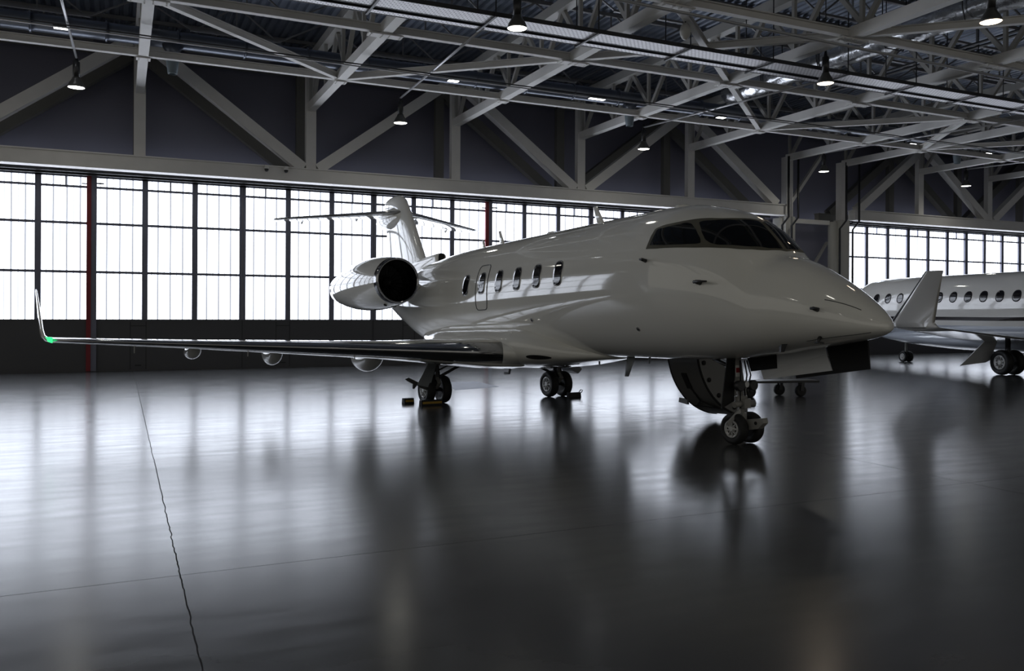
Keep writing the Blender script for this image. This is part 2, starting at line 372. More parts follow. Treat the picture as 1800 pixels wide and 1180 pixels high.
door_girder(34.45, 'shade-darkened grey lattice girder behind the far one, at the right edge', 'steel_deep', 0.30, 34.1, X1 - .1, FAR)

# ------------------------------------------------------------------ roof trusses running out from the doors
ZC = 9.98
def nodes_y(): return [32.4 - 2.57 * k for k in range(0, 11)]
TIE_Y = [27.9, 22.65, 17.4, 12.15]
plate_mesh = None
for i, x in enumerate(TX):
    place = ('outside the frame at the far left' if i == 0 else
             'nearest the left wing tip' if i == 1 else
             ('%s from the left' % ORD[i - 1]))
    t = thing('roof_truss', 'pale steel roof truss running out from the doors, %s' % place, 'truss', (x, 0, ZC), 0, 'roof trusses')
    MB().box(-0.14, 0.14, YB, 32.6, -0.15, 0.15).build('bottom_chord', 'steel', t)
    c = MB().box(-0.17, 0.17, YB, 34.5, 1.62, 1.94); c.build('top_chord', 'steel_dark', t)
    ny = nodes_y()
    for k, y in enumerate(ny):
        MB().bar((0.05, y, 0.1), (0.05, y - 1.285, 1.7), 0.13, 0.13).build('web_diagonal', 'steel_dark', t)
        MB().bar((0.05, y - 1.285, 1.7), (0.05, y - 2.57, 0.1), 0.13, 0.13).build('web_diagonal', 'steel_dark', t)
        MB().bar((-0.05, y, 0.1), (-0.05, y, 1.7), 0.11, 0.11).build('web_post', 'steel_dark', t)
    for yy in TIE_Y[:3]:
        g = MB(); hw = 0.48 if yy < 27 else 0.2
        g.box(-hw, hw, yy - 0.16, yy + 0.16, -0.20, -0.16)
        for s in (-1, 1):
            for q in (-0.1, 0, 0.1): g.lathe([(-0.215, 0.022), (-0.20, 0.022)], (s * (hw - 0.07), yy + q, 0), 'z', 8)
        if yy < 27:
            for q in range(9): g.lathe([(-0.215, 0.018), (-0.20, 0.018)], (-0.10 + 0.2 * (q % 2), yy - 0.14 + 0.035 * q, 0), 'z', 6)
        g.build('gusset_plate', 'steel', t)
# tie beams along the doors
for j, y in enumerate(TIE_Y):
    o = MB().ibeam((X0, y, ZC), (X1, y, ZC), 0.19, 0.22, 0.03).build('tie_beam', 'steel')
    tag(o, 'pale steel tie beam crossing under the roof trusses, %s row out from the door wall' % ORD[j], 'beam', 'tie beams')
# horizontal braces
BR = [((0.62, 22.65), (6.6, 27.9), 'from the first truss to the second, far left'),
      ((6.6, 27.9), (12.5, 22.65), 'between the second and third trusses, ending at a bolted plate'),
      ((12.5, 22.65), (18.4, 17.4), 'behind the cable tray, between third and fourth trusses'),
      ((12.5, 17.4), (18.4, 22.65), 'steep in view, crossing the bright cable tray'),
      ((18.4, 22.65), (24.3, 27.9), 'steep in view, above the cockpit windows'),
      ((24.3, 27.9), (30.2, 22.65), 'low over the two columns'),
      ((18.4, 17.4), (24.3, 12.15), 'beside the foil wrapped duct'),
      ((30.2, 22.65), (33.95, 27.9), 'at the far right above the second jet'),
      ((33.95, 27.9), (39.6, 22.65), 'rightmost, near the frame edge')]
for a, b, s in BR:
    o = MB().ibeam((a[0], a[1], ZC - 0.01), (b[0], b[1], ZC - 0.01), 0.18, 0.21, 0.03).build('roof_brace', 'steel')
    tag(o, 'pale steel diagonal roof brace ' + s, 'brace', 'horizontal roof braces')
# light purlin trusses under the deck
PY = [33.0 - 2.57 * k for k in range(11)]
for j, y in enumerate(PY):
    t = thing('purlin_truss', 'light galvanised purlin truss under the corrugated deck, %s row out from the door wall' % ORD[j], 'purlin', (0, y, 12.5), 0, 'purlin trusses')
    MB().box(X0, X1, -0.06, 0.06, -0.02, 0.10).build('top_chord', 'purlin', t)
    for i in range(len(TX) - 1):
        a, b = TX[i], TX[i + 1]; w = b - a; c = (a + b) / 2
        MB().bar((a + w * .25, 0, -0.85), (b - w * .25, 0, -0.85), 0.10, 0.07).build('bottom_chord', 'purlin', t)
        for s in (-1, 1):
            MB().bar((c + s * w * .5, 0, 0.0), (c + s * w * .25, 0, -0.82), 0.05, 0.05).build('diagonal', 'purlin', t)
            MB().bar((c + s * w * .22, 0, -0.82), (c + s * w * .04, 0, 0), 0.05, 0.05).build('diagonal', 'purlin', t)
        MB().bar((c, 0, -0.85), (c, 0, 0), 0.045, 0.045).build('post', 'purlin', t)

# ------------------------------------------------------------------ services
t = thing('air_duct', 'long round blue grey ventilation duct running above the first tie beam', 'duct', (0, 28.35, 10.62))
MB().tube([(X0, 0, 0), (X1, 0, 0)], 0.27, 24).build('pipe', 'duct', t)
x = -12.4
while x < 55:
    MB().lathe([(-0.03, 0.27), (-0.03, 0.31), (0.03, 0.31), (0.03, 0.27)], (x, 0, 0), 'x', 24).build('flange', 'duct', t); x += 2.0
for nx, s in ((1.46, 'left of the picture'), (18.15, 'above the cockpit roof'), (36.9, 'near the right edge')):
    t = thing('air_nozzle', 'teal grey air nozzle hanging below the round duct, ' + s, 'nozzle', (nx, 28.3, 10.4), 0, 'air nozzles')
    MB().lathe([(0.02, 0.34), (-0.22, 0.18), (-0.45, 0.17)], (0, 0, 0), 'z', 20).build('funnel', 'duct', t)
    MB().lathe([(-0.45, 0.19), (-0.85, 0.14), (-0.86, 0.13), (-0.6, 0.12)], (0, 0, 0), 'z', 20, caps=False).build('outlet', 'nozzle', t)
# insulated foil duct
t = thing('foil_duct', 'bulky foil wrapped duct hanging under the roof towards the upper right', 'duct', (22.35, 0, 11.1))
mb = MB(); rr = []
for k in range(46):
    y = 27.4 - k * 0.4; r = 0.40 + 0.03 * math.sin(k * 2.1) + 0.02 * math.sin(k * 5.3)
    rr.append([(r * 1.15 * math.copysign(abs(math.cos(a)) ** .7, math.cos(a)), y, r * math.copysign(abs(math.sin(a)) ** .7, math.sin(a))) for a in [2 * PI * q / 28 for q in range(28)]])
mb.rings(rr).build('foil_jacket', 'foil', t)
for y in (25, 22.2, 19.4, 16.6, 13.8, 11):
    MB().tube([(-0.52, y, 1.4), (-0.52, y, -0.1), (-0.4, y, -0.46), (0.4, y, -0.46), (0.52, y, -0.1), (0.52, y, 1.4)], 0.018, 6).build('hanger', 'dark_steel', t)
for (xx, zz, s) in ((25.6, 11.15, 'left of the pair'), (26.4, 11.3, 'right of the pair')):
    o = MB().tube([(xx, 27, zz), (xx, 4, zz)], 0.05, 8).build('sprinkler_pipe', 'dark_steel')
    tag(o, 'thin black pipe under the roof right of the foil duct, ' + s, 'pipe', 'black roof pipes')
# cable trays
def tray(y0, y1, z, label):
    t = thing('cable_tray', label, 'cable tray', (0, (y0 + y1) / 2, z), 0, 'cable trays')
    w = (y1 - y0) / 2
    MB().box(X0, X1, -w, w, 0.0, 0.02).build('perforated_floor', 'tray', t)
    sd = MB().box(X0, X1, -w - 0.015, -w, -0.01, 0.10); sd.box(X0, X1, w, w + 0.015, -0.01, 0.10)
    sd.build('side_rails', 'dark_steel', t)
    return t
tray(19.0, 19.62, 9.45, 'wide perforated cable tray crossing the picture top, lit from below')
tray(19.83, 20.08, 9.45, 'narrow perforated cable tray running beside the wide one')
for k in range(24):
    x = -12.0 + 2.9 * k
    t = thing('tray_hanger', 'dark cross bar and rods carrying the two cable trays', 'hanger', (x, 19.5, 9.45), 0, 'cable tray hangers')
    MB().box(-0.03, 0.03, -0.6, 0.65, -0.05, -0.014).build('cross_bar', 'dark_steel', t)
    for s in (-0.56, 0.61): MB().box(-0.012, 0.012, s - 0.012, s + 0.012, -0.05, 3.05).build('rod', 'dark_steel', t)
o = MB().tube([(X0, 24.75, 9.55), (X1, 25.6, 9.55)], 0.022, 6).build('power_cable', 'conduit'); tag(o, 'thin taut cable strung along the hangar below the round duct', 'cable')
o = MB().tube([(X0, 24.72, 9.61), (X1, 25.57, 9.61)], 0.02, 6).build('power_cable', 'dark_steel'); tag(o, 'thin black cable strung just above the bright taut one', 'cable')
t2 = MB().tube([(X0, 16.6, 9.7), (X1, 18.9, 9.7)], 0.045, 8).build('roof_pipe', 'conduit'); tag(t2, 'pale thin pipe slanting across the upper right roof, beyond the trays', 'pipe')

# pendant lamps
LAMP_W = 15.0
def pendant(loc, label, warm, lit=True):
    t = thing('pendant_lamp', label, 'lamp', loc, 0, 'pendant bell lamps')
    MB().lathe([(0.30, 0.10), (0.78, 0.10), (0.80, 0.06), (0.98, 0.03)], (0, 0, 0), 'z', 20).build('ballast', 'lamp_black', t)
    MB().lathe([(0.0, 0.245), (0.06, 0.235), (0.16, 0.19), (0.25, 0.13), (0.32, 0.105), (0.32, 0.095), (0.25, 0.12), (0.15, 0.18), (0.02, 0.232), (0.0, 0.245)], (0, 0, 0), 'z', 28, caps=False).build('bell_shade', 'lamp_shade', t)
    b = MB().lathe([(0.012, 0.002), (0.012, 0.225), (0.03, 0.225), (0.05, 0.002)], (0, 0, 0), 'z', 24).build('diffuser', 'lamp_warm' if warm else 'lamp_white', t)
    if lit:
        ld = bpy.data.lights.new('lamp_light', 'SPOT'); ld.energy = LAMP_W; ld.spot_size = 2.9; ld.spot_blend = .5; ld.shadow_soft_size = .22
        ld.color = (1, .82, .62) if warm else (1, .97, .88)
        lo = bpy.data.objects.new('lamp_light', ld); COL.objects.link(lo); lo.parent = t; lo.location = (0, 0, -0.02)
    MB().tube([(0, 0, 0.95), (0, 0, 12.62 - loc[2] if loc[1] < 26 else 1.05)], 0.014, 8).build('stem', 'lamp_black', t)
    return t
LAMPS = [((-1.22, 28.9, 8.95), 'black bell pendant lamp, leftmost in the picture, above the left wing tip', False),
         ((9.12, 29.3, 8.97), 'bell pendant lamp hanging above and left of the jet tail', False),
         ((19.65, 29.55, 8.98), 'bell pendant lamp hanging above the windshield, small and far', False),
         ((30.6, 30.6, 9.02), 'small bell pendant lamp hanging between the two columns', False),
         ((40.6, 30.6, 9.0), 'farthest bell pendant lamp at the right, above the second jet', False),
         ((8.62, 18.4, 9.0), 'large yellowish bell pendant lamp below the cable trays at the top centre', False),
         ((18.8, 18.75, 8.97), 'warm bell pendant lamp beside the cable trays, right of centre', True),
         ((18.4, 13.25, 9.02), 'largest warm bell pendant lamp at the upper right corner', True)]
for q, a in enumerate(LAMPS): pendant(*a, q != 7)
# the rows of the same lamps go on behind the photographer and glint in the paint of the jets
for y in (8.0, 2.5, -3.0, -8.5):
    for x in (-2.0, 8.4, 18.6, 29.0):
        if y == 8.0 and x > 10: continue
        p = pendant((x, y, 9.0), 'bell pendant lamp in the rows above and behind the photographer', x > 10, False); p['group'] = 'pendant lamps behind the photographer'
# conduits that feed the far row
for a, b, s in (((9.12, 29.35, 9.88), (8.4, 19.95, 9.47), 'second lamp from the left'), ((-1.22, 28.95, 9.86), (-1.32, 19.95, 9.47), 'leftmost lamp'),
                ((19.65, 29.6, 9.89), (19.8, 19.95, 9.47), 'lamp over the windshield'), ((30.6, 30.65, 9.92), (30.6, 19.95, 9.47), 'lamp between the columns'),
                ((40.6, 30.65, 9.9), (40.4, 19.95, 9.47), 'farthest lamp')):
    o = MB().tube([a, b], 0.035, 8).build('conduit', 'conduit'); tag(o, 'thin galvanised conduit sloping from the cable tray to the ' + s, 'conduit', 'lamp conduits')
for i, (x, y, s) in enumerate(((-1.55, 27.25, 'at the left beside a conduit'), (10.47, 27.55, 'above the jet tail'), (16.2, 27.5, 'long and bright, top centre'), (22.3, 27.9, 'above the windshield'), (33.8, 28.3, 'between the columns and the right edge'), (39.1, 28.3, 'nearest the right edge'))):
    f = 27.93 / y
    t = thing('emergency_light', 'small flat lit panel light under the round duct, ' + s, 'light', (x * f, 27.93, 2.2 + 8.02 * f), 0, 'flat panel lights')
    w = 0.34 if i == 2 else 0.2
    MB().box(-w, w, -0.12, 0.12, 0.0, 0.07).build('housing', 'lamp_black', t)
    MB().box(-w + .02, w - .02, -0.10, 0.10, -0.015, 0.0).build('diffuser', 'led', t)
    MB().box(-0.02, 0.02, -0.02, 0.42, 0.04, 0.07).box(-0.02, 0.02, 0.38, 0.42, 0.04, 0.45).build('bracket', 'lamp_black', t)
# cameras on the girder and the oval horn speaker
for x, s in ((4.92, 'left of the pair'), (5.63, 'right of the pair')):
    t = thing('dome_camera', 'tiny dark dome camera hanging on the pale girder, ' + s, 'camera', (x, 32.3, 7.62), 0, 'girder cameras')
    MB().box(-0.06, 0.06, 0.0, 0.2, -0.06, 0.0).build('bracket', 'steel', t)
    MB().lathe([(-0.06, 0.085), (-0.14, 0.085)], (0, 0.02, 0), 'z', 16).build('collar', 'steel', t)
    MB().lathe([(-0.14, 0.08), (-0.20, 0.07), (-0.24, 0.04), (-0.25, 0.002)], (0, 0.02, 0), 'z', 16).build('dome', 'lamp_black', t)
t = thing('pendant_speaker', 'grey egg shaped speaker hanging under a roof truss at the top', 'speaker', (13.45, 18.3, 9.62))
MB().lathe([(-0.24, 0.002), (-0.22, 0.07), (-0.12, 0.13), (0.0, 0.15), (0.12, 0.12), (0.2, 0.06), (0.22, 0.002)], (0, 0, 0), 'z', 20).build('body', 'steel_dark', t)
MB().tube([(0, 0, 0.2), (0, 0, 0.4)], 0.02, 8).build('stem', 'dark_steel', t)

# ------------------------------------------------------------------ columns between the two door openings
def column(x, wide, label):
    t = thing('steel_column', label, 'column', (x, 33.0, 0))
    MB().box(-wide / 2, wide / 2, -0.25, 0.25, 0, 7.1).build('shaft', 'col_white', t)
    MB().box(-0.2, 0.2, -0.2, 0.2, 7.1, 10.1).build('upper_post', 'steel', t)
    MB().box(-wide / 2 - .08, wide / 2 + .08, -0.32, 0.32, 0, 0.04).build('base_plate', 'steel_dark', t)
    MB().lathe([(0.0, 0.24), (7.0, 0.24)], (-wide / 2 - 0.15, 0.15, 0), 'z', 20).build('round_casing', 'col_white', t)
    return t
column(30.55, 0.62, 'off white steel column behind the windshield with a round casing')
column(34.25, 0.62, 'pale steel column left of the far lit doors')
for x, s in ((30.0, 'left side of the first column'), (30.62, 'right side of the first column'), (33.85, 'left side of the second column'), (34.75, 'right side of the second column')):
    o = MB().tube([(x - .18, 32.55, 0), (x - .18, 32.55, 6.6), (x, 32.3, 7.0), (x, 32.3, 10.0)], 0.055, 10).build('drain_pipe', 'dark_steel')
    tag(o, 'black drain pipe with a bend on the ' + s, 'pipe', 'black drain pipes')
o = MB().bar((30.87, 33.2, 6.95), (33.53, 33.2, 6.95), 0.2, 0.22).build('strut', 'steel'); tag(o, 'pale horizontal steel strut between the two columns', 'strut')
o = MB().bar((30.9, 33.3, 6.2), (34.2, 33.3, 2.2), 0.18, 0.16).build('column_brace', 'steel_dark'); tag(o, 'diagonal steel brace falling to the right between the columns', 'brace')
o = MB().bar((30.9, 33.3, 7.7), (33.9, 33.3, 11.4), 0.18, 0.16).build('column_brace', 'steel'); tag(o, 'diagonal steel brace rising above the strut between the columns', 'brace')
o = MB().bar((31.0, 33.75, 2.0), (34.0, 33.75, 6.0), 0.12, 0.12).build('column_brace', 'steel_dark'); tag(o, 'thin dark brace rising to the right behind the columns', 'brace')
fm = MB().prism([(9.3, 25.0, 0.0), (10.3, 24.9, 0.0), (10.22, 22.9, 0.0), (8.6, 22.35, 0.0)], (0, 0, 0.003)).build('floor_marking', 'patch')
tag(fm, 'faint blue grey patch on the floor between the main wheels', 'floor marking')

# ================================================================== JETS
def pchip(xs, ys):
    n = len(xs); h = [xs[i + 1] - xs[i] for i in range(n - 1)]; d = [(ys[i + 1] - ys[i]) / h[i] for i in range(n - 1)]; m = [0.0] * n
    for i in range(1, n - 1):
        if d[i - 1] * d[i] > 0:
            w1 = 2 * h[i] + h[i - 1]; w2 = h[i] + 2 * h[i - 1]; m[i] = (w1 + w2) / (w1 / d[i - 1] + w2 / d[i])
    m[0] = d[0]; m[-1] = d[-1]
    def f(x):
        x = min(max(x, xs[0]), xs[-1]); i = 0
        while i < n - 2 and x > xs[i + 1]: i += 1
        t = (x - xs[i]) / h[i]
        return ys[i] * (1 + 2 * t) * (1 - t) ** 2 + h[i] * m[i] * t * (1 - t) ** 2 + ys[i + 1] * t * t * (3 - 2 * t) + h[i] * m[i + 1] * t * t * (t - 1)
    return f
class Hull:
    """body of revolution-like surface: stations (x, top z, bottom z, half width, height fraction of the widest line)"""
    def __init__(s, st, n=2.15):
        s.xs = [q[0] for q in st]; s.g = [pchip(s.xs, [q[k] for q in st]) for k in (1, 2, 3, 4)]; s.n = n
    def P(s, x):
        zt, zb, w, fr = [g(x) for g in s.g]; return zt, zb, w, zb + (zt - zb) * fr
    def at(s, x, a, off=0.0, side=-1):
        zt, zb, w, zm = s.P(x); c, q = math.cos(a), math.sin(a); r = (abs(c) ** s.n + abs(q) ** s.n) ** (-1 / s.n)
        return (x, side * (w + off) * c * r, zm + (((zt - zm) + off) if q > 0 else ((zm - zb) + off)) * q * r)
    def side(s, x, z, off=0.0, side=-1):
        zt, zb, w, zm = s.P(x); hh = (zt - zm) if z > zm else (zm - zb)
        k = min(1.0, abs(z - zm) / hh); yy = (1 - k ** s.n) ** (1 / s.n)
        # push out roughly along the normal
        return (x, side * (w * yy + off), z + off * 0.35 * (1 if z > zm else -1) * k)
    def mesh(s, xs, na):
        mb = MB(); rr = [[s.at(x, 2 * PI * k / na) for k in range(na)] for x in xs]; return mb.rings(rr)
def lerp_list(a, b, n): return [a + (b - a) * i / (n - 1) for i in range(n)]
def disc_patch(hull, xc, zc, hw, hh, off, side, e=3.0, lean=0.0, rings=5, seg=36):
    """rounded window shape laid on the hull side"""
    mb = MB(); vs = [hull.side(xc, zc, off, side)]; fs = []
    for r in range(1, rings + 1):
        for k in range(seg):
            t = 2 * PI * k / seg; c, q = math.cos(t), math.sin(t); m = (abs(c) ** e + abs(q) ** e) ** (-1 / e) * r / rings
            z = zc + hh * q * m; vs.append(hull.side(xc + hw * c * m + lean * (z - zc), z, off, side))
    for k in range(seg): fs.append((0, 1 + k, 1 + (k + 1) % seg))
    for r in range(rings - 1):
        for k in range(seg):
            fs.append((1 + r * seg + k, 1 + r * seg + (k + 1) % seg, 1 + (r + 1) * seg + (k + 1) % seg, 1 + (r + 1) * seg + k))
    # skirt down into the hull so the pane has thickness
    b = len(vs); last = 1 + (rings - 1) * seg
    for k in range(seg):
        t = 2 * PI * k / seg; c, q = math.cos(t), math.sin(t); m = (abs(c) ** e + abs(q) ** e) ** (-1 / e); z = zc + hh * q * m
        vs.append(hull.side(xc + hw * c * m + lean * (z - zc), z, -0.02, side))
    for k in range(seg): fs.append((last + k, last + (k + 1) % seg, b + (k + 1) % seg, b + k))
    return mb.add(vs, fs, True)
def angle_patch(hull, low, high, off, side, nx=34, na=14):
    mb = MB(); x0, x1 = low[0][0], low[-1][0]; xs = lerp_list(x0, x1, nx); rr = []
    fl, fh = pchip([p[0] for p in low], [p[1] for p in low]), pchip([p[0] for p in high], [p[1] for p in high])
    for x in xs:
        a0, a1 = fl(x), max(fl(x) + 1e-4, fh(x))
        row = [hull.at(x, a0 + (a1 - a0) * k / (na - 1), off, side) for k in range(na)]
        rr.append(row)
    mb.rings(rr, False, False, closed=False)
    edge = [r[0] for r in rr] + rr[-1][1:-1] + [r[-1] for r in reversed(rr)] + list(reversed(rr[0][1:-1]))
    return mb
def naca(t):
    return 5 * (0.2969 * math.sqrt(t) - 0.126 * t - 0.3516 * t * t + 0.2843 * t ** 3 - 0.1036 * t ** 4)
def foil_ring(le, chord, cdir, ndir, tmax, t0=0.0, t1=1.0, n=16, camber=0.0, bulge=1.0):
    """closed ring of an aerofoil between chord fractions t0 and t1"""
    le, cdir, ndir = Vector(le), Vector(cdir), Vector(ndir); up = []; lo = []
    for i in range(n + 1):
        u = i / n; t = t0 + (t1 - t0) * (u * u if t0 == 0 else u)
        y = naca(t) * tmax; c = camber * chord * 4 * t * (1 - t)
        p = le + cdir * (chord * t)
        up.append(p + ndir * (c + y)); lo.append(p + ndir * (c - y))
    if t0 == 0: return list(reversed(up)) + lo[1:]
    return list(reversed(up)) + lo
def foil_loft(stations, t0=0.0, t1=1.0, n=16):
    """stations: (le, chord, chord dir, normal dir, thickness[, camber])"""
    return MB().rings([foil_ring(s[0], s[1], s[2], s[3], s[4], t0, t1, n, s[5] if len(s) > 5 else 0.0) for s in stations])
def tyre(mb_c, r, w, n=40):
    cx, cy, cz = mb_c
    h = w / 2
    prof = [(-h * .62, r * .56), (-h * .9, r * .66), (-h, r * .80), (-h * .86, r * .93), (-h * .5, r * .985), (0, r), (h * .5, r * .985), (h * .86, r * .93), (h, r * .80), (h * .9, r * .66), (h * .62, r * .56)]
    for g in (-.3, 0, .3): pass
    return MB().lathe(prof, (cx, cy, cz), 'y', n)
def wheel(parent, c, r, w, face=-1):
    """tyre with a spoked hub; sub-parts of the gear"""
    tyre(c, r, w).build('tyre', 'rubber', parent)
    h = MB(); y = c[1] + face * w * .34
    prof = [(-0.03, r * .10), (-0.035, r * .16), (-0.02, r * .20), (0.0, r * .22), (0.0, r * .44), (-0.02, r * .50), (-0.022, r * .57), (0.03, r * .57)]
    h.lathe([(a * -face * (-1) if False else a * (1 if face < 0 else -1), q) for a, q in prof], (c[0], y, c[2]), 'y', 32)
    for k in range(9):
        t = 2 * PI * k / 9
        h.bar((c[0] + r * .2 * math.cos(t), y + face * .008, c[2] + r * .2 * math.sin(t)), (c[0] + r * .5 * math.cos(t), y + face * .008, c[2] + r * .5 * math.sin(t)), 0.014, r * .12, (0, 1, 0))
    h.build('wheel_hub', 'hub', parent)
    g = MB()
    for k in range(9):
        t = 2 * PI * (k + .5) / 9
        g.lathe([(0, r * .055), (face * .006, r * .055)], (c[0] + r * .34 * math.cos(t), y + face * .001, c[2] + r * .34 * math.sin(t)), 'y', 10)
    g.build('hub_openings', 'black', parent)

# ------------------------------------------------------------------ the white business jet in front
JO = Vector((8.66, 19.5, 0)); JH, JP = math.radians(6.0), math.radians(2.15)
fx = Vector((math.sin(JH) * math.cos(JP), -math.cos(JH) * math.cos(JP), math.sin(JP)))
ly = Vector((math.cos(JH), math.sin(JH), 0)); uz = fx.cross(ly)
jet = thing('business_jet', 'white business jet parked in front, nose to the right, cockpit windows dark', 'airplane')
jet.matrix_world = Matrix((( fx.x, ly.x, uz.x, JO.x), (fx.y, ly.y, uz.y, JO.y), (fx.z, ly.z, uz.z, JO.z), (0, 0, 0, 1)))
ST = [(-8.6,3.32,3.10,.11,.5),(-8.0,3.36,2.98,.22,.5),(-7.0,3.43,2.78,.42,.5),(-6.0,3.50,2.53,.64,.5),(-5.0,3.56,2.18,.86,.5),(-4.0,3.63,1.78,1.03,.5),(-3.0,3.73,1.42,1.16,.5),(-2.0,3.81,1.22,1.22,.5),(-1.,3.86,1.15,1.25,.5),
(0,3.88,1.14,1.25,.5),(5.8,3.89,1.12,1.25,.5),(6.6,3.89,1.11,1.25,.5),(7.3,3.86,1.11,1.24,.49),(7.9,3.75,1.12,1.20,.47),(8.4,3.59,1.14,1.14,.46),(8.8,3.35,1.18,1.07,.45),(9.1,3.05,1.21,1.01,.45),(9.35,2.78,1.24,.94,.45),(9.6,2.695,1.28,.87,.45),(10.0,2.485,1.33,.735,.45),(10.4,2.235,1.385,.58,.44),(10.7,2.02,1.43,.43,.44),(10.88,1.865,1.475,.31,.44),(11.0,1.74,1.525,.19,.45),(11.05,1.665,1.57,.09,.45),(11.06,1.62,1.61,.01,.5)]

HU = Hull(ST)
xs = lerp_list(-8.6, 6.6, 70) + lerp_list(6.7, 10.85, 90) + [10.85 + 0.21 * (1 - (1 - i / 24) ** 2.2) for i in range(1, 25)]
xs[-1] = 11.0599
HU.mesh(xs, 112).build('fuselage', 'jet_white', jet)

# wing to body fairing
FA = Hull([(-3.5, 1.95, 1.88, .06, .5), (-3.1, 1.94, 1.62, .48, .5), (-2.6, 1.92, 1.34, .82, .5), (-1.7, 1.91, 1.02, 1.22, .5), (-0.5, 1.90, .86, 1.50, .5), (1.5, 1.89, .85, 1.50, .5), (2.6, 1.86, .86, 1.47, .5), (3.2, 1.78, .89, 1.38, .5), (3.8, 1.62, .95, 1.18, .48), (4.3, 1.45, 1.01, .88, .45), (4.7, 1.33, 1.06, .55, .42), (4.95, 1.24, 1.10, .20, .4), (5.0, 1.2, 1.14, .02, .4)], 2.7)
FA.mesh(lerp_list(-3.5, 5.0, 90), 72).build('belly_fairing', 'jet_white', jet)
v = MB(); rr = []
vs = [FA.at(3.72, -0.42, 0.006)]; fs = []
for r in (1, 2, 3):
    for k in range(28):
        t = 2 * PI * k / 28; vs.append(FA.at(3.72 + 0.30 * r / 3 * math.cos(t), -0.42 + 0.13 * r / 3 * math.sin(t), 0.006))
for k in range(28):
    fs.append((0, 1 + k, 1 + (k + 1) % 28))
    for r in (0, 1): fs.append((1 + r * 28 + k, 1 + r * 28 + (k + 1) % 28, 1 + (r + 1) * 28 + (k + 1) % 28, 1 + (r + 1) * 28 + k))
v.add(vs, fs, True).build('oval_air_inlet', 'black', jet)['label'] = 'dark oval inlet in the wing root fairing'

# cabin windows
for side in (-1, 1):
    for k in range(6):
        xw = 0.665 + 0.785 * k
        w = disc_patch(HU, xw, 2.815, 0.165, 0.255, 0.006, side, 3.2).build('cabin_window', 'rim', jet)
        disc_patch(HU, xw, 2.815, 0.143, 0.232, 0.010, side, 3.2).build('pane', 'glass2', w)
# emergency exit outline round the second window
for side in (-1, 1):
    mb = MB(); pts = []
    for k in range(40):
        t = 2 * PI * k / 40; c, q = math.cos(t), math.sin(t); m = (abs(c) ** 7 + abs(q) ** 7) ** (-1 / 7)
        z = 2.72 + 0.52 * q * m; pts.append(HU.side(1.45 + 0.27 * c * m, z, 0.001, side))
    pts.append(pts[0]); mb.tube(pts, 0.012, 6, False).build('exit_door_outline', 'seam', jet)
# cockpit glazing
for side in (-1, 1):
    fr = angle_patch(HU, [(7.212, .414), (7.425, .419), (7.645, .442), (7.856, .464), (8.278, .509), (8.64, .598), (8.921, .737), (9.122, .961), (9.222, 1.195), (9.262, 1.485), (9.275, 1.5708)], [(7.212, .43), (7.225, .536), (7.244, .69), (7.334, .737), (7.414, .765), (7.605, .815), (7.886, .905), (8.158, .994), (8.409, 1.083), (8.579, 1.245), (8.66, 1.42), (8.70, 1.5708), (9.275, 1.5708)], 0.004, side, 110, 22)
    w = fr.build('cockpit_window_frame', 'frame_grey', jet)
    angle_patch(HU, [(7.294, .464), (7.575, .475), (7.836, .503), (8.007, .52), (8.158, .542), (8.268, .559), (8.362, .587)], [(7.294, .49), (7.304, .57), (7.314, .682), (7.465, .721), (7.615, .765), (7.756, .804), (7.886, .845), (7.947, .843), (8.007, .833), (8.077, .799), (8.148, .765), (8.248, .698), (8.338, .637), (8.362, .600)], 0.009, side, 60, 14).build('side_pane', 'glass', w)
    angle_patch(HU, [(8.128, .882), (8.228, .804), (8.308, .732), (8.369, .693), (8.419, .659), (8.479, .642), (8.54, .634), (8.64, .648), (8.80, .715), (8.931, .81), (9.062, .949), (9.152, 1.117), (9.212, 1.284), (9.238, 1.525)], [(8.128, .885), (8.150, .91), (8.228, .949), (8.308, .977), (8.419, 1.033), (8.519, 1.106), (8.61, 1.184), (8.68, 1.32), (8.76, 1.525), (9.238, 1.525)], 0.009, side, 90, 18).build('windshield_pane', 'glass', w)
# nose details on the right-hand side
def probe(x, a, side, fwd, r, name='pitot_probe'):
    p = Vector(HU.at(x, a, 0.0, side)); q = Vector(HU.at(x, a, 0.10, side)); e = q + Vector((fwd, side * 0.012, -0.01))
    mb = MB().tube([p, q], [r * 2.2, r * 1.6], 10); mb.tube([q - Vector((0.04, 0, 0)), q + Vector((fwd * .3, 0, 0)), e], [r * 1.3, r, r * .7], 10)
    mb.build(name, 'gear_dark', jet)
probe(7.264, .263, -1, 0.07, 0.016, 'angle_of_attack_vane'); probe(8.489, .101, -1, 0.26, 0.020); probe(10.33, .20, -1, 0.12, 0.016); probe(10.25, -.80, -1, 0.13, 0.014)
probe(8.489, .101, 1, 0.26, 0.020); probe(10.33, .20, 1, 0.12, 0.016)
pts = [HU.at(10.387 + (10.81 - 10.387) * k / 12, .548 + (.771 - .548) * k / 12, 0.003) for k in range(13)]
MB().tube(pts, 0.006, 6).build('nose_seam', 'seam', jet)
pts = [HU.at(10.0 + 0.92 * k / 12, -.93 + .22 * k / 12, 0.002) for k in range(13)]
MB().tube(pts, 0.005, 6).build('radome_seam', 'seam', jet)
for x, a, r in ((6.82, -.63, .045), (3.48, -.44, .05)):
    p = Vector(HU.at(x, a, 0.004)); n = (Vector(HU.at(x, a, 0.05)) - p).normalized()
    MB().tube([p - n * .01, p + n * .004], r, 16).build('static_port', 'rim', jet); MB().tube([p, p + n * .007], r * .55, 12).build('port_hole', 'black', jet)
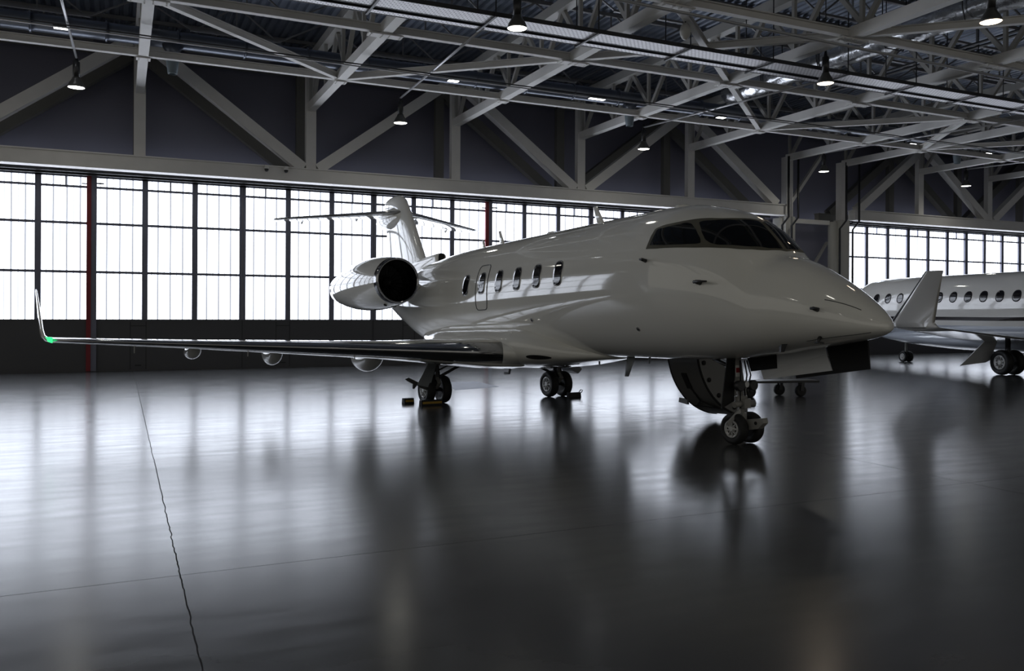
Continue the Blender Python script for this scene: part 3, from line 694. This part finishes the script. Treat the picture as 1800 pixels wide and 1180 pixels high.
p = Vector(HU.at(9.58, -1.0, 0)); MB().rings([[(p.x + dx, p.y + dy, p.z + .02) for dx, dy in ((-.09, 0), (0, .03), (.09, 0), (0, -.03))], [(p.x + dx - .03, p.y + dy, p.z - .11) for dx, dy in ((-.05, 0), (0, .018), (.05, 0), (0, -.018))]], smooth=False).build('nose_antenna', 'gear_dark', jet)
# aerials
def blade(x, z0, h, ch, sweep, m='jet_white', y=0.0, name='blade_antenna'):
    s = 1 if h > 0 else -1
    foil_loft([((x, y, z0), ch, (-1, 0, 0), (0, 1, 0), .06), ((x - sweep, y, z0 + h), ch * .5, (-1, 0, 0), (0, 1, 0), .025)], n=8).build(name, m, jet)
blade(4.55, 3.86, 0.42, .30, .26); blade(0.45, 3.84, 0.40, .24, .20); blade(-0.55, 3.84, .26, .18, .08)
blade(5.45, 1.14, -0.40, .26, .22, 'door_mid'); blade(5.9, 1.13, -.12, .05, .02, 'door_mid'); blade(4.3, 1.06, -.1, .07, .02, 'door_mid')
for x, s in ((2.6, .16), (6.9, .22)):
    MB().lathe([(-.02, .16), (0.03, .14), (.06, .08), (.07, .002)], (x, 0, HU.P(x)[0] - .005), 'z', 20).build('dome_antenna', 'jet_white', jet)
mb = MB().tube([(1.1, -.25, .92), (0.98, -.25, .70), (0.78, -.25, .70)], .03, 8); mb.build('drain_mast', 'door_mid', jet)

# wings
def ztip(y): return 1.22 + 0.05 * (abs(y) - 1.6)
def wing_st(side):
    cd_, nd = (-1, 0, -0.012), (0, 0, 1)
    S = []
    for y, xl, ch, t in ((1.0, 3.35, 5.0, .70), (1.6, 3.03, 4.6, .68), (2.4, 2.61, 3.95, .56), (3.5, 2.02, 3.25, .42), (5.5, .97, 2.50, .30), (7.5, -.09, 1.92, .185), (9.0, -.88, 1.47, .135), (9.84, -1.32, 1.22, .115)):
        S.append(((xl, side * y, ztip(y)), ch, cd_, nd, t, 0.006))
    return S
for side, nm in ((-1, 'right'), (1, 'left')):
    S = wing_st(side)
    wing = foil_loft(S, 0.09, 1.0, 18).build('wing', 'jet_white', jet)
    sk_ = lambda q: (q[0], q[1], (-1, -side * 0.48, -0.012), q[3], q[4], q[5])      # slanted joint at the root
    le = foil_loft([sk_(S[1])] + S[2:], 0.0, 0.0905, 14).build('leading_edge', 'polished', wing); le['label'] = 'polished metal leading edge'
    foil_loft([sk_(S[0]), sk_(S[1])], 0.0, 0.0905, 14).build('wing_root_glove', 'jet_white', wing)
    W = [S[-1]]
    for y, z, xl, ch, t, tl in ((9.92, 1.655, -1.37, 1.16, .105, 30), (9.98, 1.72, -1.43, 1.10, .095, 62), (10.005, 1.84, -1.53, 1.0, .085, 78), (10.03, 2.10, -1.75, .84, .07, 82), (10.06, 2.45, -2.05, .64, .05, 83), (10.085, 2.70, -2.28, .50, .035, 83), (10.09, 2.74, -2.36, .40, .015, 83)):
        a = math.radians(tl); W.append(((xl, side * y, z), ch, (-1, 0, 0), (0, -side * math.sin(a), math.cos(a)), t, 0))
    foil_loft(W, 0.0, 1.0, 16).build('winglet', 'jet_white', wing)
    if side < 0:
        MB().rings([foil_ring((-1.285, -9.82, ztip(9.8)), .30, (-1, 0, 0), (0, 0, 1), .125), foil_ring((-1.345, -9.925, ztip(9.8) + .022), .28, (-1, 0, 0), (0, -.4, .9), .115)]).build('navigation_light', 'nav_green', wing)['label'] = 'green navigation light'
    # flap track fairings
    for y, xm, ln, dp in ((3.15, -0.95, 1.9, .52), (5.35, -1.25, 1.5, .42), (7.05, -1.55, 1.2, .33)):
        rr = []
        for k in range(15):
            u = k / 14; x = xm + ln * (0.5 - u); r = math.sin(PI * min(1, max(0, u)) ** 0.8) ** .6 if 0 < u < 1 else 0.02
            z0 = ztip(y) + 0.05
            rr.append([(x, side * y + (0.25 if y < 4 else 0.17) * r * math.cos(2 * PI * q / 18), z0 - 0.10 * u - dp * r * (0.5 - 0.5 * math.sin(2 * PI * q / 18))) for q in range(18)])
        MB().rings(rr).build('flap_track_fairing', 'jet_white', wing)
    for y in (2.6, 4.2, 6.2, 8.3):
        x = wing_st(side)[0][0][0] - (y - 1) * .53 - .5
        MB().tube([(x, side * y, ztip(y) - .06), (x - .03, side * y, ztip(y) - .22)], .012, 6).build('drain_pin', 'jet_white', wing)
    for y in (2.5, 4.5, 6.5, 8.2):          # static wicks / vortex strips on the upper skin
        pass

# tail
fin = foil_loft([((-3.85, 0, 3.45), 3.30, (-1, 0, 0), (0, 1, 0), .36), ((-4.25, 0, 4.0), 2.72, (-1, 0, 0), (0, 1, 0), .33), ((-5.0, 0, 5.1), 2.15, (-1, 0, 0), (0, 1, 0), .30), ((-5.42, 0, 5.68), 1.95, (-1, 0, 0), (0, 1, 0), .30), ((-5.62, 0, 5.92), 1.72, (-1, 0, 0), (0, 1, 0), .28), ((-5.85, 0, 6.06), 1.30, (-1, 0, 0), (0, 1, 0), .20), ((-6.1, 0, 6.12), .75, (-1, 0, 0), (0, 1, 0), .06)], n=20).build('vertical_fin', 'jet_white', jet)
MB().lathe([(-7.95, .01), (-7.8, .10), (-7.4, .22), (-6.8, .30), (-6.2, .30), (-5.8, .22), (-5.55, .10), (-5.48, .01)], (0, 0, 5.42), 'x', 24, sy=1.15).build('tail_bullet', 'jet_white', fin)
rr = []
for x, w, h in ((-6.0, .16, .10), (-4.8, .20, .30), (-4.0, .17, .34), (-3.3, .15, .30), (-3.12, .14, .28)):
    zb = HU.P(x)[0] - .12
    rr.append([(x, w * math.copysign(abs(math.cos(a)) ** .6, math.cos(a)), zb + (h + .12) * (.5 + .5 * math.copysign(abs(math.sin(a)) ** .6, math.sin(a)))) for a in [2 * PI * q / 24 for q in range(24)]])
sc = MB().rings(rr).build('dorsal_scoop', 'jet_white', jet)
MB().rings([[(x, y * k, z) for (xx, y, z) in rr[-1]] for x, k in ((-3.119, .75), (-3.116, .75))]).build('scoop_mouth', 'black', sc)
for side in (-1, 1):
    S = [((-5.62, side * .02, 5.53), 1.85, (-1, 0, 0), (0, 0, 1), .20, 0), ((-5.95, side * .7, 5.50), 1.62, (-1, 0, 0), (0, 0, 1), .16, 0), ((-7.2, side * 3.3, 5.34), .95, (-1, 0, 0), (0, 0, 1), .085, 0), ((-7.42, side * 3.58, 5.325), .62, (-1, 0, 0), (0, 0, 1), .05, 0)]
    tp = foil_loft(S, 0.07, 1.0, 14).build('tailplane', 'jet_white', jet)
    foil_loft(S, 0.0, 0.071, 10).build('leading_edge', 'polished', tp)['label'] = 'polished metal leading edge'
    for y in (1.0, 2.55):
        x = -5.62 - (y - .02) * .49 - 1.15
        rr = [[(x + .35 * (.5 - u), side * y + .035 * math.sin(PI * u) * math.cos(a), 5.53 - .056 * y - .005 - .09 * math.sin(PI * u) * (.6 - .5 * math.sin(a))) for a in [2 * PI * q / 10 for q in range(10)]] for u in (0.02, .25, .5, .75, .98)]
        MB().rings(rr).build('hinge_fairing', 'jet_white', tp)

# engines
for side in (-1, 1):
    ey, ez = side * 2.1, 3.05
    outer = [(-1.52, .602), (-1.75, .640), (-2.2, .685), (-2.8, .705), (-3.4, .69), (-4.0, .645), (-4.6, .565), (-5.1, .475), (-5.45, .415), (-5.45, .39), (-5.0, .38)]
    nac = MB().lathe(outer, (0, ey, ez), 'x', 56, caps=False).build('engine_nacelle', 'jet_white', jet)
    MB().lathe([(-2.3, .46), (-1.75, .475), (-1.5, .495), (-1.38, .52), (-1.335, .545), (-1.34, .57), (-1.40, .588), (-1.52, .603)], (0, ey, ez), 'x', 56, caps=False).build('intake_lip', 'dark_chrome', nac)['label'] = 'polished dark intake ring'
    MB().lathe([(-2.28, .465), (-2.27, .465)], (0, ey, ez), 'x', 48).build('fan_shroud', 'black', nac)
    fb = MB()
    for k in range(22):
        t = 2 * PI * k / 22; t2 = t + .16
        a = [(-2.12, ey + r * math.cos(tt), ez + r * math.sin(tt)) for r, tt in ((.12, t), (.46, t))] + [(-2.22, ey + r * math.cos(tt), ez + r * math.sin(tt)) for r, tt in ((.46, t2 + .1), (.12, t2))]
        fb.prism(a, (0.012, 0, 0))
    fb.build('fan_blades', 'gear_dark', nac)
    MB().lathe([(-1.86, .004), (-1.93, .05), (-2.05, .10), (-2.2, .135)], (0, ey, ez), 'x', 24).build('spinner', 'gear_dark', nac)
    MB().lathe([(-5.9, .02), (-5.6, .14), (-5.2, .24), (-5.0, .26)], (0, ey, ez), 'x', 28).build('exhaust_cone', 'gear_dark', nac)
    for (x, a, r) in ((-1.85, -1.45, .07), (-1.72, -1.9, .045), (-2.6, -1.75, .04)):
        rad = .66 if x > -2 else .70
        c = Vector((x, ey + rad * math.cos(a), ez + rad * math.sin(a))); n = Vector((0, math.cos(a), math.sin(a)))
        MB().tube([c - n * .03, c + n * .004], r, 14).build('drain_vent', 'black', nac)
    py = foil_loft([((-2.0, side * .85, 2.93), 3.0, (-1, 0, 0), (0, 0, 1), .30), ((-2.15, side * 1.62, 3.0), 2.7, (-1, 0, 0), (0, 0, 1), .26)], n=14).build('engine_pylon', 'jet_white', jet)

# main landing gear
for side in (-1, 1):
    gy = side * 1.76
    st = MB().tube([(0.05, gy, 1.15), (0.0, gy, .62)], .085, 16); st.tube([(0, gy, .64), (0, gy, .30)], .06, 16); st.tube([(0, gy - .30, .335), (0, gy + .30, .335)], .05, 14)
    st.bar((0.10, gy, 1.05), (.08, gy, .52), .12, .10); st.bar((0.02, gy - .05, .70), (0.02, gy - .05, .42), .16, .14)
    g = st.build('main_gear_strut', 'gear_dark', jet)
    for s in (-1, 1): wheel(g, (0, gy + s * .215, .335), .335, .215, -1 if side * s < 0 and s < 0 else s)
    MB().tube([(-.02, gy - side * .1, .62), (-.05, gy - side * 1.0, 1.02)], .035, 10).tube([(.02, gy, .75), (.05, gy - side * .55, 1.0)], .022, 8).build('side_brace', 'gear_dark', g)
    tl = MB().bar((.09, gy, .66), (.26, gy, .50), .09, .03, (1, 0, 1)).bar((.26, gy, .50), (.09, gy, .36), .09, .03, (1, 0, -1)); tl.build('torque_link', 'gear_metal', g)
    MB().tube([(.12, gy - .03, 1.0), (.15, gy - .06, .8), (.10, gy - .10, .6), (.09, gy - .12, .45)], .014, 8).tube([(.12, gy + .03, 1.0), (.17, gy + .05, .75), (.08, gy + .1, .42)], .012, 8).build('brake_hose', 'black', g)
    if side < 0:
        MB().prism([(.16, gy - .10, 1.20), (.16, gy + .06, 1.20), (.30, gy - .27, .40), (.30, gy - .60, .48)], (-.02, 0, 0)).build('gear_door', 'door_mid', g)
        MB().prism([(.26, gy - .88, .62), (.26, gy - .80, .655), (.26, gy - .30, .42), (.26, gy - .28, .33), (.26, gy - .50, .40), (.26, gy - .58, .47), (.26, gy - .66, .38), (.26, gy - .69, .40), (.26, gy - .68, .50), (.26, gy - .80, .56)], (-.03, 0, 0)).build('door_bracket', 'gear_dark', g)
    else:
        MB().prism([(.1, gy + .20, .95), (.1, gy + .38, .98), (.06, gy + .80, .70), (.06, gy + .68, .58), (.08, gy + .48, .66)], (-.45, 0, 0)).build('gear_door', 'door_mid', g)

# nose landing gear (the nose sits a little high, so this leg is longer)
NX, NY, NZ = 8.19, 0.05, -0.305
st = MB().tube([(NX - .12, NY, 1.2), (NX - .03, NY, .60)], .085, 18); st.tube([(NX - .03, NY, .62), (NX, NY, NZ + .26)], .055, 16); st.tube([(NX, NY - .2, NZ + .27), (NX, NY + .2, NZ + .27)], .04, 12)
st.tube([(NX - .02, NY, .50), (NX - .01, NY, .34)], .11, 18); st.tube([(NX - .03, NY, .76), (NX - .03, NY, .70)], .12, 18)
ng = st.build('nose_gear_strut', 'gear_metal', jet)
for s in (-1, 1): wheel(ng, (NX, NY + s * .185, NZ + .265), .265, .175, -1 if s < 0 else 1)
MB().tube([(NX + .06, NY - .24, .36), (NX + .06, NY - .05, .38)], .05, 14).tube([(NX + .06, NY + .02, .38), (NX + .06, NY + .22, .36)], .06, 14).box(NX, NX + .14, NY - .07, NY + .07, .30, .46).build('steering_actuator', 'gear_metal', ng)
fk = MB().box(NX - .05, NX + .06, NY - .05, NY + .05, NZ + .25, .22)
fk.prism([(NX + .02, NY - .06, .10), (NX + .50, NY - .06, .16), (NX + .52, NY - .06, .08), (NX + .40, NY - .06, -.02), (NX + .05, NY - .06, -.08)], (0, .12, 0))
fk.build('tow_fork', 'gear_metal', ng)
MB().lathe([(-.07, .028), (.07, .028)], (NX + .36, NY, .07), 'y', 14).build('tow_bolt', 'black', ng)
MB().bar((NX + .05, NY - .10, .26), (NX + .10, NY - .44, .06), .03, .06).bar((NX + .05, NY - .08, .22), (NX - .2, NY - .16, .0), .03, .05).build('torque_link', 'hub', ng)
for s, z in ((-1, .80), (1, .80)):
    c = (NX + .10, NY + s * .15, .68)
    MB().lathe([(-.10, .05), (-.04, .085), (.05, .09), (.052, .08)], c, 'x', 22).build('taxi_light_housing', 'gear_dark', ng)
    MB().lathe([(.046, .002), (.047, .078), (.05, .078)], c, 'x', 22).build('taxi_light_lens', 'glass', ng)
MB().lathe([(-.06, .03), (.03, .055), (.032, .05)], (NX + .10, NY, .70), 'x', 18).build('small_light', 'rim', ng)
MB().prism([(NX - .05, NY - .26, 1.15), (NX - .05, NY - .08, 1.15), (NX - .05, NY - .12, .42), (NX - .05, NY - .42, .30)], (-.02, 0, 0)).build('strut_door', 'black', ng)
MB().tube([(NX - .1, NY - .05, .95), (NX - .65, NY - .05, 1.15)], .035, 10).build('drag_brace', 'gear_dark', ng)
hs = MB()
for dy in (-.07, .03, .09): hs.tube([(NX + .05, NY + dy, 1.1), (NX + .09, NY + dy * 1.5, .85), (NX + .04, NY + dy, .6), (NX + .06, NY + dy * 1.3, .3)], .012, 8)
hs.build('hydraulic_hose', 'black', ng)
MB().box(NX + .04, NX + .048, NY - .16, NY - .07, .90, .98).build('warning_tag', 'red_tag', ng)['label'] = 'red warning tag'
MB().box(NX + .036, NX + .043, NY - .165, NY - .065, .83, 1.02).build('tag_backing', 'white_tag', ng)['label'] = 'white tag edge'
# forward nose gear door, hanging on the far side of the bay
dr = MB().prism([(8.60, .43, 1.20), (9.60, .43, 1.36), (9.62, .44, 1.20), (9.69, .48, .95), (8.29, .48, .765), (8.26, .45, .92), (8.59, .44, .97)], (0, .02, 0)).build('nose_gear_door', 'door_inner', jet); dr['label'] = 'light grey inside of the open nose gear door'
dk = MB().prism([(9.60, .46, 1.38), (10.36, .46, 1.44), (10.35, .50, .985), (8.95, .52, .80), (8.95, .51, .87), (9.68, .50, .97)], (0, .03, 0)).build('forward_bay_door', 'black', jet); dk['label'] = 'black forward part of the open nose doors'

MB().prism([(7.98, .40, 1.20), (8.64, .40, 1.24), (8.63, .42, .965), (8.06, .42, .90)], (0, .02, 0)).build('bay_side_panel', 'black', jet)

# airstair door, hinged low on the far side and hanging almost to the floor
sx0, sx1 = 5.35, 6.18
hx, hz = .95, 1.08; tx_, tz_ = 2.2, -0.17
def arc(t, off=0.0):
    # bulging curve from the hinge to the tip (y, z)
    cy, cz, R_ = 2.35, 1.28, 1.42
    a = math.radians(188 + t * 78); return (cy + (R_ + off) * math.cos(a), cz + (R_ + off) * math.sin(a) * .98)
sk = MB(); rr = []
for k in range(25):
    t = k / 24; y0, z0 = arc(t); y1, z1 = arc(t, -.10)
    rr.append([(sx0, y0, z0), (sx1, y0, z0), (sx1, y1, z1), (sx0, y1, z1)])
sk.rings(rr, smooth=False); ast = sk.build('airstair_door', 'stair_grey', jet)
for x in (sx0 - .012, sx1 + .012):
    MB().tube([(x, *arc(k / 24, .0)) for k in range(25)], .016, 8).build('edge_seal', 'black', ast)
ck = MB(); pl = [(sx1 + .0, *arc(k / 24, -.02)) for k in range(25)] + [(sx1, arc(1, -.55)[0], arc(1, -.55)[1] + .1), (sx1, arc(.5, -.62)[0], arc(.5, -.62)[1]), (sx1, arc(0, -.52)[0], arc(0, -.52)[1])]
ck.prism(pl, (.03, 0, 0)).build('side_cheek', 'stair_grey', ast)
for t in (.06, .27, .5, .78):
    y, z = arc(t, -.12); MB().lathe([(0, .045), (.02, .045), (.03, .02)], (sx1 + .03, y, z), 'x', 16).build('latch_pin', 'black', ast)
yb, zb_ = arc(.28, .012)
lk = MB().bar((5.72, *arc(.16, .02)), (5.72, *arc(.34, .02)), .13, .03, (0, -1, .3)); lk.build('latch_box', 'gear_dark', ast)
MB().tube([(5.75, *arc(.34, .02)), (5.78, *arc(.52, .03)), (5.55, *arc(.60, .03))], .016, 8).tube([(5.78, *arc(.52, .03)), (6.1, *arc(.62, .03))], .016, 8).tube([(5.45, *arc(.62, .03)), (6.15, *arc(.63, .03))], .014, 8).build('handle_linkage', 'black', ast)
a_ = arc(.53, .02); MB().prism([(5.36, a_[0], a_[1] + .03), (5.12, a_[0], a_[1] + .04), (5.1, a_[0], a_[1] - .05), (5.36, a_[0], a_[1] - .09)], (0, .05, 0)).build('hand_rail_end', 'door_mid', ast)
for k in range(3):
    t = .35 + .25 * k; y, z = arc(t, -.14); MB().box(sx0 + .06, sx1 - .02, y, y + .24, z + .02, z + .05).build('step', 'gear_dark', ast)

# chocks
def chock(loc, rz, ln, label, stripe, loop):
    t = thing('wheel_chock', label, 'chock', loc, rz)
    MB().prism([(-ln / 2, -.085, 0), (-ln / 2, .085, 0), (-ln / 2, .06, .13), (-ln / 2, -.06, .13)], (ln, 0, 0)).build('block', 'rubber', t, .008)
    if stripe: MB().bar((-ln / 2 + .03, -.078, .07), (ln / 2 - .03, -.078, .07), .012, .05).build('stripe', 'yellow', t)['label'] = 'worn yellow stripe'
    if loop: MB().tube([(ln / 2 - .02, 0, .08), (ln / 2 + .07, 0, .13), (ln / 2 + .10, 0, .18), (ln / 2 + .03, 0, .19), (ln / 2 - .02, 0, .12)], .012, 8).build('rope_loop', 'rubber', t)
    return t
chock((6.30, 19.52, 0), math.radians(8), .26, 'short black chock behind the outer wheel of the right main gear', True, False)
chock((6.68, 18.95, 0), math.radians(6), .55, 'long black and yellow chock in front of the right main wheels', True, False)
chock((10.72, 19.30, 0), math.radians(6), .36, 'black rubber chock with a rope loop beside the left main wheels', False, True)

# low equipment trolley under the nose
t = thing('equipment_trolley', 'low dark trolley on small wheels parked beyond the nose gear', 'trolley', (16.1, 17.55, 0), math.radians(-12))
MB().box(-1.25, .95, -.28, .28, .37, .43).build('platform', 'gear_dark', t, .01)
for x, y in ((.42, -.22), (.05, .22), (-.85, .22), (-1.05, -.22)):
    w = MB().lathe([(-.05, .10), (-.055, .14), (-.03, .155), (.03, .155), (.055, .14), (.05, .10)], (x, y, .155), 'y', 24).build('wheel', 'rubber', t)
    MB().bar((x, y - .07, .155), (x + .03, y - .07, .38), .03, .09, (1, 0, 0)).bar((x, y + .07, .155), (x + .03, y + .07, .38), .03, .09, (1, 0, 0)).build('caster_fork', 'gear_dark', w)

# ------------------------------------------------------------------ the second jet at the right
J2A = math.radians(YAW - 13.8)
c20 = Vector((20.15 * math.cos(math.radians(YAW)) + 31.59 * math.sin(math.radians(YAW)), -20.15 * math.sin(math.radians(YAW)) + 31.59 * math.cos(math.radians(YAW)), 0))
j2 = thing('business_jet', 'second jet at the right edge, round windows and dark stripe, mostly hidden', 'airplane', c20, PI / 2 - J2A)
ST2 = [(-9.5, 3.45, 2.9, .25, .5), (-7, 3.72, 2.2, .8, .5), (-4, 3.88, 1.5, 1.18, .5), (-1, 3.90, 1.15, 1.26, .5), (2, 3.90, 1.10, 1.26, .5), (8, 3.90, 1.10, 1.26, .5), (9.5, 3.88, 1.11, 1.24, .48), (10.2, 3.66, 1.14, 1.14, .46), (10.6, 3.18, 1.20, .98, .44), (11.05, 2.72, 1.32, .72, .43), (11.4, 2.36, 1.48, .45, .42), (11.6, 2.08, 1.66, .20, .4), (11.65, 1.88, 1.84, .01, .5)]
H2 = Hull(ST2, 2.1)
def half(hull, xs, a0, a1, na, off=0): return MB().rings([[hull.at(x, a0 + (a1 - a0) * k / (na - 1), off, 1) for k in range(na)] for x in xs], False, False, closed=False)
xs2 = lerp_list(-9.5, 9, 60) + lerp_list(9.2, 11.65, 30)
fus2 = half(H2, xs2, -.55, PI + .55, 60).build('fuselage', 'jet_grey', j2)
half(H2, xs2, PI + .55, 2 * PI - .55, 40).build('belly', 'silver_belly', j2)['label'] = 'shiny silver belly'
half(H2, xs2, -.385, -.28, 4, .006).build('cheat_line', 'stripe', j2)['label'] = 'dark stripe along the side'
half(H2, xs2, PI + .28, PI + .385, 4, .006).build('cheat_line', 'stripe', j2)
F2 = Hull([(-5.5, 1.7, 1.6, .2, .5), (-4, 1.72, 1.2, .9, .5), (-2, 1.75, .88, 1.40, .5), (1, 1.75, .74, 1.48, .5), (3.5, 1.70, .73, 1.42, .5), (6, 1.60, .80, 1.2, .5), (8, 1.50, .93, .8, .5), (9.5, 1.40, 1.12, .3, .5), (9.9, 1.32, 1.22, .05, .5)], 2.3)
F2.mesh(lerp_list(-5.5, 9.9, 50), 48).build('belly_fairing', 'silver_belly', j2)
for side in (1, -1):
    for k in range(-1, 11):
        w = disc_patch(H2, .41 + .80 * k, 2.92, .205, .225, 0.008, side, 2.3, rings=4, seg=28).build('cabin_window', 'glass2', j2)
for side in (1, -1):
    angle_patch(H2, [(9.8, .5), (10.2, .6), (10.5, 1.2), (10.58, 1.52)], [(9.8, .55), (9.95, .9), (10.1, 1.25), (10.22, 1.52), (10.58, 1.52)], .008, side, 24, 8).build('cockpit_window', 'glass', j2)
def w2(side):
    cdv = (-1, 0, 0)
    return [((3.4, side * 1.0, 1.28), 5.2, cdv, (0, 0, 1), .42), ((1.9, side * 3.0, 1.38), 4.0, cdv, (0, 0, 1), .30), ((-1.9, side * 7.9, 1.72), 2.5, cdv, (0, 0, 1), .14), ((-2.85, side * 9.15, 1.82), 2.05, cdv, (0, 0, 1), .10)]
for side in (1, -1):
    S = w2(side)
    wg = foil_loft(S, 0, 1, 14).build('wing', 'jet_grey', j2)
    a = [S[-1]]
    for y, z, xl, ch, t, tl, tw in ((9.28, 1.86, -2.97, 1.8, .10, 40, 6), (9.38, 1.98, -3.10, 1.52, .085, 68, 13), (9.42, 2.7, -3.88, 1.0, .06, 80, 17), (9.45, 3.46, -4.66, .56, .035, 83, 17), (9.448, 3.475, -4.74, .46, .012, 83, 17)):
        an, w_ = math.radians(tl), math.radians(tw); cw, sw = math.cos(w_), math.sin(w_)
        a.append(((xl, side * y, z), ch, (-cw, -side * sw, 0), (sw * math.sin(an), -side * cw * math.sin(an), math.cos(an)), t, 0))
    wl = foil_loft(a, .08, 1, 12).build('winglet', 'jet_grey', wg); foil_loft(a, 0, .0805, 8).build('dark_leading_edge', 'stripe', wg)['label'] = 'dark winglet leading edge'
    gy = side * 2.0
    g = MB().tube([(0, gy, 1.25), (0, gy, .45)], .09, 14).tube([(0, gy - .38, .45), (0, gy + .38, .45)], .06, 12).build('main_gear_strut', 'gear_dark', j2)
    for s in (-1, 1): wheel(g, (0, gy + s * .26, .46), .46, .29, s)
    MB().prism([(.35, gy + .10 * side, 1.30), (.35, gy + .58 * side, 1.34), (.80, gy + 1.38 * side, .30), (.72, gy + .32 * side, .42), (.66, gy + .20 * side, .50)], (-.03, 0, 0)).build('gear_door', 'door_inner', g)
g = MB().tube([(7.9, 0, 1.3), (7.9, 0, .3)], .06, 12).tube([(7.9, -.2, .3), (7.9, .2, .3)], .04, 10).build('nose_gear_strut', 'gear_metal', j2)
for s in (-1, 1): wheel(g, (7.9, s * .15, .25), .25, .15, s)
